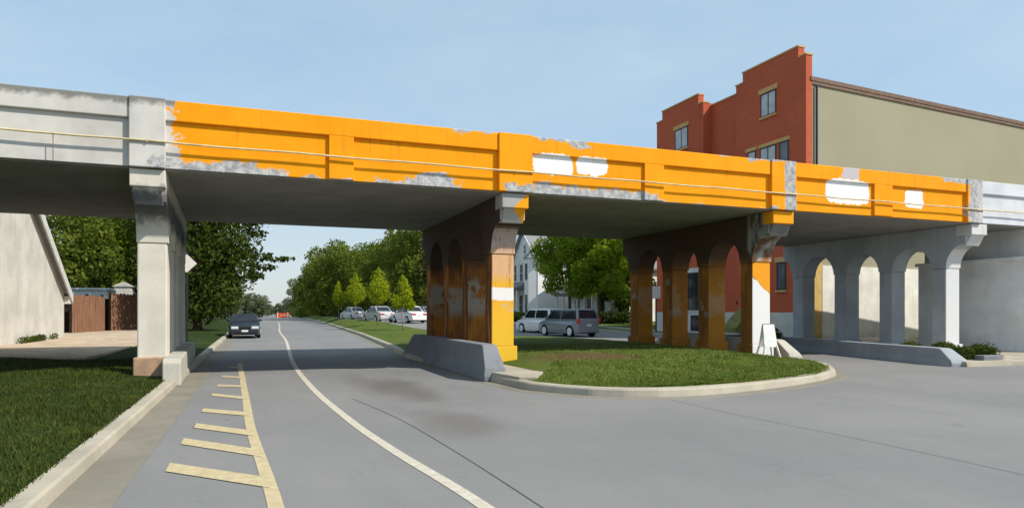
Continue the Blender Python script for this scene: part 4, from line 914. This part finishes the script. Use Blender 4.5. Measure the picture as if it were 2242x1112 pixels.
# ------------------------------------------------------------------ vegetation
def leaves_mesh(name, blobs, n, size, seed, shell=0.55, droop=0.0):
    r = np.random.default_rng(seed); B = np.array(blobs, float)          # x, y, z, rx, ry, rz
    wts = (B[:, 3] * B[:, 4] + B[:, 4] * B[:, 5]); wts = wts / wts.sum()
    idx = r.choice(len(B), n, p=wts); b_ = B[idx]
    u = r.normal(size=(n, 3)); u /= np.linalg.norm(u, axis=1)[:, None]
    rad = shell + (1.08 - shell) * r.random(n) ** 0.7
    # clumps: displace along smooth pseudo-noise so the outline is ragged
    ph = r.uniform(0, 6.28, 3); fr = r.uniform(3, 7, (3, 3))
    nzv = sum(np.sin(u @ fr[i] + ph[i] + idx * 1.7) for i in range(3)) / 3
    rad = rad * (1 + 0.20 * nzv)
    c = b_[:, :3] + u * b_[:, 3:] * rad[:, None]
    s_ = size * r.uniform(0.55, 1.3, n)
    t1 = np.cross(u + 0.8 * r.normal(size=(n, 3)), r.normal(size=(n, 3))); t1 /= np.linalg.norm(t1, axis=1)[:, None]
    nr = u + 0.9 * r.normal(size=(n, 3)); nr /= np.linalg.norm(nr, axis=1)[:, None]
    t1 = t1 - (t1 * nr).sum(1)[:, None] * nr; t1 /= np.linalg.norm(t1, axis=1)[:, None]; t2 = np.cross(nr, t1)
    t1 = t1 * s_[:, None]; t2 = t2 * (s_ * r.uniform(0.4, 0.75, n))[:, None]
    V = np.stack([c - t1, c - t2 * 0.9, c + t1, c + t2], 1).reshape(-1, 3)
    m = bpy.data.meshes.new(name); m.vertices.add(n * 4); m.vertices.foreach_set('co', V.ravel())
    m.loops.add(n * 4); m.loops.foreach_set('vertex_index', np.arange(n * 4, dtype=np.int32))
    m.polygons.add(n); m.polygons.foreach_set('loop_start', np.arange(0, n * 4, 4, dtype=np.int32)); m.update(calc_edges=True); m.validate()
    return m
def crown_obj(mesh, mat, parent, name='crown'):
    if not mesh.materials: mesh.materials.append(mat)
    o = bpy.data.objects.new(name, mesh); C.objects.link(o); o.parent = parent; return o
def tree(label, loc, H, rad, zlow, mat, n, leaf, seed, bark='bark', group=None, blobs=None, name='broadleaf_tree', trunk_r=None, shape=1.0):
    t = thing(name, label, 'tree', loc, group); rr = random.Random(seed)
    tr = trunk_r or 0.03 * H
    base = Vector(loc)
    tk = MB(); mid_ = Vector((rr.uniform(-.15, .15), rr.uniform(-.15, .15), H * 0.4))
    tk.tube([base + Vector((0, 0, -0.1)), base + Vector((0, 0, 0.35)), base + mid_, base + Vector((mid_.x * 1.5, mid_.y, H * 0.72))], [tr * 1.35, tr, tr * 0.72, tr * 0.25], 8)
    bl = blobs
    if bl is None:
        bl = []; zc_ = (H + zlow) / 2; rz_ = (H - zlow) / 2
        bl.append((0, 0, zc_, rad * 0.66, rad * 0.66, rz_ * 0.8))
        nb = 17
        for i in range(nb):
            a_ = i * 2.39996 + rr.uniform(-.3, .3); f = (i + 0.5) / nb; zz = lerp(-0.82, 0.82, f)
            ww = math.sqrt(max(0.05, 1 - abs(zz) ** 2.3)) * rad * (0.66 + 0.2 * rr.random()) * shape
            q = rad * rr.uniform(0.26, 0.44)
            bl.append((math.cos(a_) * ww, math.sin(a_) * ww, zc_ + zz * rz_, q, q, q * 0.85))
        for i in range(5):
            q = rr.randrange(2, len(bl)); p = bl[q]; s_ = base + Vector((mid_.x, mid_.y, H * rr.uniform(0.3, 0.55)))
            e = base + Vector((p[0] * 0.85, p[1] * 0.85, p[2])); tk.tube([s_, s_.lerp(e, 0.5) + Vector((0, 0, 0.2)), e], [tr * 0.4, tr * 0.25, tr * 0.1], 6)
    tk.build('trunk', M[bark], t, smooth=True)
    crown_obj(leaves_mesh('crown', bl, n, leaf, seed), M[mat], t)
    return t
def far_tree(src, loc, sc, rz, label): return dup(src, loc, rz, label, sc)

# left dark row (kerb side, beyond the bridge)
gl = 'dark trees along the left verge'
Ld = [(-6.8, 52, 0.2)]
bl = [(-0.5, 0, 5.6, 3.6, 3.8, 4.2), (1.8, -0.5, 6.6, 2.3, 2.4, 2.0), (2.7, 0, 4.6, 1.7, 2.0, 1.5), (1.5, -1.0, 2.7, 1.7, 1.8, 1.4), (-1.4, -0.5, 3.5, 2.2, 2.2, 2.2), (0.5, 0, 9.5, 3.2, 3.2, 2.4), (-2.5, 0.5, 8.2, 2.6, 2.6, 2.0), (3.4, -0.3, 8.3, 1.4, 1.6, 0.9),
      (4.3, -0.3, 5.35, 0.95, 0.6, 0.28), (5.3, -0.4, 5.15, 0.85, 0.45, 0.17), (6.1, -0.45, 5.25, 0.55, 0.35, 0.10), (4.6, -0.2, 4.6, 0.8, 0.5, 0.2), (3.9, -0.2, 3.9, 0.6, 0.5, 0.22), (0.2, -1.2, 1.7, 2.2, 1.5, 1.1), (3.9, 0, 7.1, 0.8, 0.6, 0.3)]
td = tree('dark broad tree with a long bough reaching over the road behind the cream pier', (-3.9, 53, 0.2), 12.2, 4, 1.5, 'leaf_dark', 17000, 0.17, 3, group=gl, blobs=bl, trunk_r=0.3)
t2 = tree('dark full crowned tree behind the diamond sign', (-6.6, 67, 0.2), 12, 3.9, 0.6, 'leaf_dark', 9000, 0.24, 4, group=gl)
far_tree(t2, (-6.2, 80, 0.2), 0.9, 1.1, 'dark tree beyond the tree with the long bough')
far_tree(t2, (-5.6, 98, 0.2), 0.72, 2.3, 'smaller dark tree further along the left verge above the navy car')
# left pale row in the far distance
tf = tree('hazy grey green tree at the far end of the road on its left', (-4.9, 122, 0.1), 6.6, 3.0, 0.2, 'leaf_far', 4000, 0.26, 5, group='hazy trees at the end of the road')
for i, (px, d, s_, lb) in enumerate(((543, 175, 0.9, 'hazy tree low on the left directly behind the roof of the navy car'), (567, 150, 0.75, 'hazy low tree at the left of the road end behind the navy car'), (592, 215, 0.5, 'smallest hazy tree at the vanishing point of the road'), (612, 200, 0.55, 'hazy tree just left of the orange barricade'), (640, 185, 0.8, 'hazy tree just right of the orange barricade'))):
    a = D(px, d); far_tree(tf, (a[0], a[1], 0.1), s_, i * 1.3, lb)
# trees behind the fences on the left
ts = tree('sunlit green tree rising above the brown fence beside the cream shed', (*D(165, 57), 0.2), 11, 4.3, 2.6, 'leaf_mid', 11000, 0.2, 8, group='trees behind the alley fences')
tb = tree('yellow green tree above the fence next to the cream pier', (*D(268, 61), 0.2), 11, 4.2, 2.2, 'leaf_sun', 11000, 0.2, 9, group='trees behind the alley fences')
far_tree(t2, (*D(215, 75), 0.2), 1.15, 0.7, 'dark tree standing behind the two trees over the fence')
# right-hand row
gr_ = 'tall trees behind the parked cars'
rt = tree('tall green tree next to the rusty pier behind the parked cars', (*D(922, 80), 0.6), 12.5, 4.6, 0.4, 'leaf_mid', 12000, 0.23, 11, group=gr_)
far = [(865, 92, .93, 'tall green tree behind the rightmost sapling'), (815, 103, .90, 'green tree behind the second sapling from the rusty pier'), (758, 112, 1.02, 'broad dark topped tree behind the two left saplings'), (722, 124, 1.0, 'green tree left of the leftmost sapling'), (690, 142, .84, 'green tree standing at the bend right of the road'), (662, 165, .74, 'small green tree right of the orange barricade'), (900, 112, 1.0, 'green tree in the second rank of the row beside the pier'), (790, 128, 1.0, 'green tree in the second rank behind the middle saplings')]
for i, (px, d, s_, lb) in enumerate(far): far_tree(rt, (*D(px, d), 0.5), s_, 0.9 * i, lb)
bh = thing('hedge', 'dark hedge running under the tall trees behind the parked cars', 'hedge', (*D(800, 98), 0.5))
hb = []; P0, P1 = Vector(D(648, 158)), Vector(D(940, 76)); bv = base_of(bh)
for i in range(46): p = P0.lerp(P1, i / 45); hb.append((p.x - bv.x, p.y - bv.y, 0.75, 1.7, 1.7, 1.25 + 0.3 * math.sin(i * 2.1)))
crown_obj(leaves_mesh('foliage', hb, 9000, 0.22, 21), M['leaf_dark'], bh, 'foliage')
MB().tube([(*P0, 0.4), (*P0.lerp(P1, 0.5), 0.6), (*P1, 0.4)], 0.06, 5).build('stem', M['bark'], bh)
# street trees right of the yellow column
ta = tree('round green street tree beside the white clapboard house', (*D(1248, 59), 0.6), 10, 3.1, 2.0, 'leaf_sun', 17000, 0.15, 13, group='round street trees by the far carriageway', trunk_r=0.14)
tb2 = tree('round green street tree just left of the brown pier', (*D(1312, 56), 0.55), 9.5, 3.1, 1.9, 'leaf_sun', 17000, 0.15, 14, group='round street trees by the far carriageway', trunk_r=0.14)
far_tree(t2, (*D(1368, 64), 0.6), 0.75, 2.0, 'dark tree behind the brown pier')
far_tree(t2, (*D(1275, 92), 0.6), 0.95, 3.0, 'dark tree filling the gap behind the round street trees')
hd = thing('hedge', 'dark clipped hedge under the round street trees', 'hedge', (*D(1250, 64), 0.6)); bv = base_of(hd); hb = []
for i in range(26): p = Vector(D(1120, 68)).lerp(Vector(D(1400, 60)), i / 25); hb.append((p.x - bv.x, p.y - bv.y, 0.4, 0.7, 0.7, 0.55 + 0.1 * math.sin(i * 1.7)))
crown_obj(leaves_mesh('foliage', hb, 5000, 0.13, 22), M['leaf_dark'], hd, 'foliage'); MB().tube([(*D(1120, 68), 0.55), (*D(1400, 60), 0.6)], 0.05, 5).build('stem', M['bark'], hd)
# saplings on the median
gs = 'lime green saplings on the median'
def sap(label, px, d, H, seed, wid, bl=None):
    wid *= 1.12
    a = D(px, d); Y = a[1]; u = (a[0] - interp(XL, Y)) / (interp(XR, Y) - interp(XL, Y)); zz = isl_z(min(1, max(0, u)), Y)
    bl = bl or [(0, 0, H * 0.52, wid * .72, wid * .72, H * 0.15), (0.05, 0, H * 0.66, wid * .82, wid * .8, H * 0.17), (-0.02, 0, H * 0.82, wid * .5, wid * .5, H * 0.15), (0.02, 0, H * 0.95, wid * .22, wid * .22, H * 0.09), (-wid * .55, 0.1, H * 0.58, wid * .4, wid * .4, H * .10), (wid * .6, 0, H * 0.56, wid * .42, wid * .4, H * .10)]
    return tree(label, (a[0], a[1], zz), H, wid, H * 0.4, 'leaf_lime', 2600, 0.085, seed, 'bark_pale', gs, bl, 'sapling', 0.045)
sap('lime green sapling with two lobed crown closest to the rusty pier', 882, 47, 3.75, 31, 0.8, [(-.35, 0, 1.95, .5, .5, .5), (0.15, 0, 2.3, .55, .5, .75), (.45, 0, 1.75, .42, .4, .4), (0.05, 0, 3.1, .32, .3, .55), (0.03, 0, 3.6, .14, .14, .22)])
sap('lime green sapling with the tallest pointed crown in front of the silver parked car', 828, 56, 4.6, 32, 0.95)
sap('lime green sapling standing in front of the white parked car', 778, 68, 4.7, 33, 0.95)
sap('slim lime green sapling at the far left end of the sapling row', 741, 82, 4.4, 34, 0.72)
# shrubs in the planting bed and at the barriers
gsu = 'low shrubs behind the blue grey barrier'
shr = [((19.75, 14.1), .36, 'low green shrub at the nose of the blue grey barrier'), ((20.5, 13.95), .40, 'green shrub right behind the grey concrete block'), ((20.05, 14.9), .40, 'green shrub in front of the lit column of the blue pier'), ((21.2, 14.5), .33, 'rightmost green shrub of the bed by the pavement'), ((20.3, 16.2), .36, 'green shrub at the foot of the second blue column'), ((20.8, 15.4), .38, 'green shrub in the middle of the planting bed')]
for i, ((sx, sy), r_, lb) in enumerate(shr):
    t = thing('shrub', lb, 'shrub', (sx, sy, 0.13), gsu)
    bl = [(0, 0, r_ * .6, r_ * 1.0, r_, r_ * .6), (r_ * .5, 0.1, r_ * .5, r_ * .6, r_ * .6, r_ * .5), (-r_ * .6, 0, r_ * .45, r_ * .6, r_ * .6, r_ * .45)]
    crown_obj(leaves_mesh('foliage', bl, 900, 0.05, 40 + i), M['shrub'], t, 'foliage')
    MB().tube([(sx, sy, 0.1), (sx, sy, 0.3)], 0.015, 5).build('stem', M['bark'], t)
t = thing('shrub', 'small dark shrub at the far end of the blue grey barrier by the folding board', 'shrub', (20.25, 22.6, 0.0), gsu)
crown_obj(leaves_mesh('foliage', [(0, 0, .55, .42, .4, .35), (.25, 0, .4, .3, .3, .3)], 700, 0.06, 55), M['shrub'], t, 'foliage'); MB().tube([(20.25, 22.6, -.05), (20.25, 22.6, .5)], 0.02, 5).build('stem', M['bark'], t)
t = thing('weeds', 'patch of weeds at the foot of the cream shed wall', 'weeds', (-8.95, 34.5, 0.26))
crown_obj(leaves_mesh('foliage', [(0, dy, .12, .12, .5, .16) for dy in (-1.5, -.7, 0, .6, 1.2, 3)], 900, 0.05, 56), M['leaf_dark'], t, 'foliage')

# grass blades
def blades(name, label, mat, n, sampler, seed, h0, h1):
    r = np.random.default_rng(seed); P = sampler(r, n); n = len(P)
    az = r.uniform(0, 2 * np.pi, n); wd = r.uniform(0.005, 0.011, n); h = r.uniform(h0, h1, n); ln = r.normal(0, 0.4, (n, 2)) * h[:, None]
    cl = np.sin(P[:, 0] * 3.1 + np.sin(P[:, 1] * 1.7)) * np.sin(P[:, 1] * 2.7 + np.sin(P[:, 0] * 2.3) * 1.5); h = h * (0.85 + 0.45 * cl)   # clumps
    a = P.copy(); b_ = P.copy(); c = P.copy()
    a[:, 0] -= np.cos(az) * wd; a[:, 1] -= np.sin(az) * wd; b_[:, 0] += np.cos(az) * wd; b_[:, 1] += np.sin(az) * wd
    c[:, 2] += h; c[:, :2] += ln; a[:, 2] -= 0.01; b_[:, 2] -= 0.01
    V = np.stack([a, b_, c], 1).reshape(-1, 3); m = bpy.data.meshes.new(name); m.vertices.add(n * 3); m.vertices.foreach_set('co', V.ravel())
    m.loops.add(n * 3); m.loops.foreach_set('vertex_index', np.arange(n * 3, dtype=np.int32)); m.polygons.add(n); m.polygons.foreach_set('loop_start', np.arange(0, n * 3, 3, dtype=np.int32)); m.update(calc_edges=True)
    m.materials.append(mat); o = bpy.data.objects.new(name, m); C.objects.link(o); tag(o, label, 'grass', kind='stuff'); return o
def s_lawn(r, n):
    Y = 3 + 20 * r.random(n) ** 1.5; X = KX - 0.15 - 8.5 * r.random(n) ** 1.3
    keep = ~((X > -2.6) & (X < -1.4) & (Y > 15.8)); X, Y = X[keep], Y[keep]
    return np.array([(x, y, lawn_z(x, y)) for x, y in zip(X, Y)])
blades('grass', 'dark green lawn grass left of the kerb', M['blade_dark'], 110000, s_lawn, 61, 0.03, 0.085)
def s_isl(r, n):
    Y = 10.8 + 12 * r.random(n) ** 1.6; u = r.random(n); out_ = []
    keep = (r.random(n) < np.where(Y > 16.5, 0.4, 1.0))
    for y, q in zip(Y[keep], u[keep]):
        x0, x1 = interp(XL, y) + INS + .03, interp(XR, y) - INS - .03
        if x1 <= x0: continue
        x = lerp(x0, x1, q)
        if ((x - 8.4) / 2.1) ** 2 + ((y - 16.3) / 1.8) ** 2 < r.random() * 1.3: continue
        if y > 12.9 and x < 7.1 - max(0, (15.6 - y)) * 0.62 and y < 17.3: continue
        out_.append((x, y + INS * max(0, 1 - (y - 10.55) / 1.2), isl_z(q, y)))
    return np.array(out_)
blades('grass', 'sunlit mown grass on the traffic island', M['blade_light'], 90000, s_isl, 62, 0.025, 0.07)
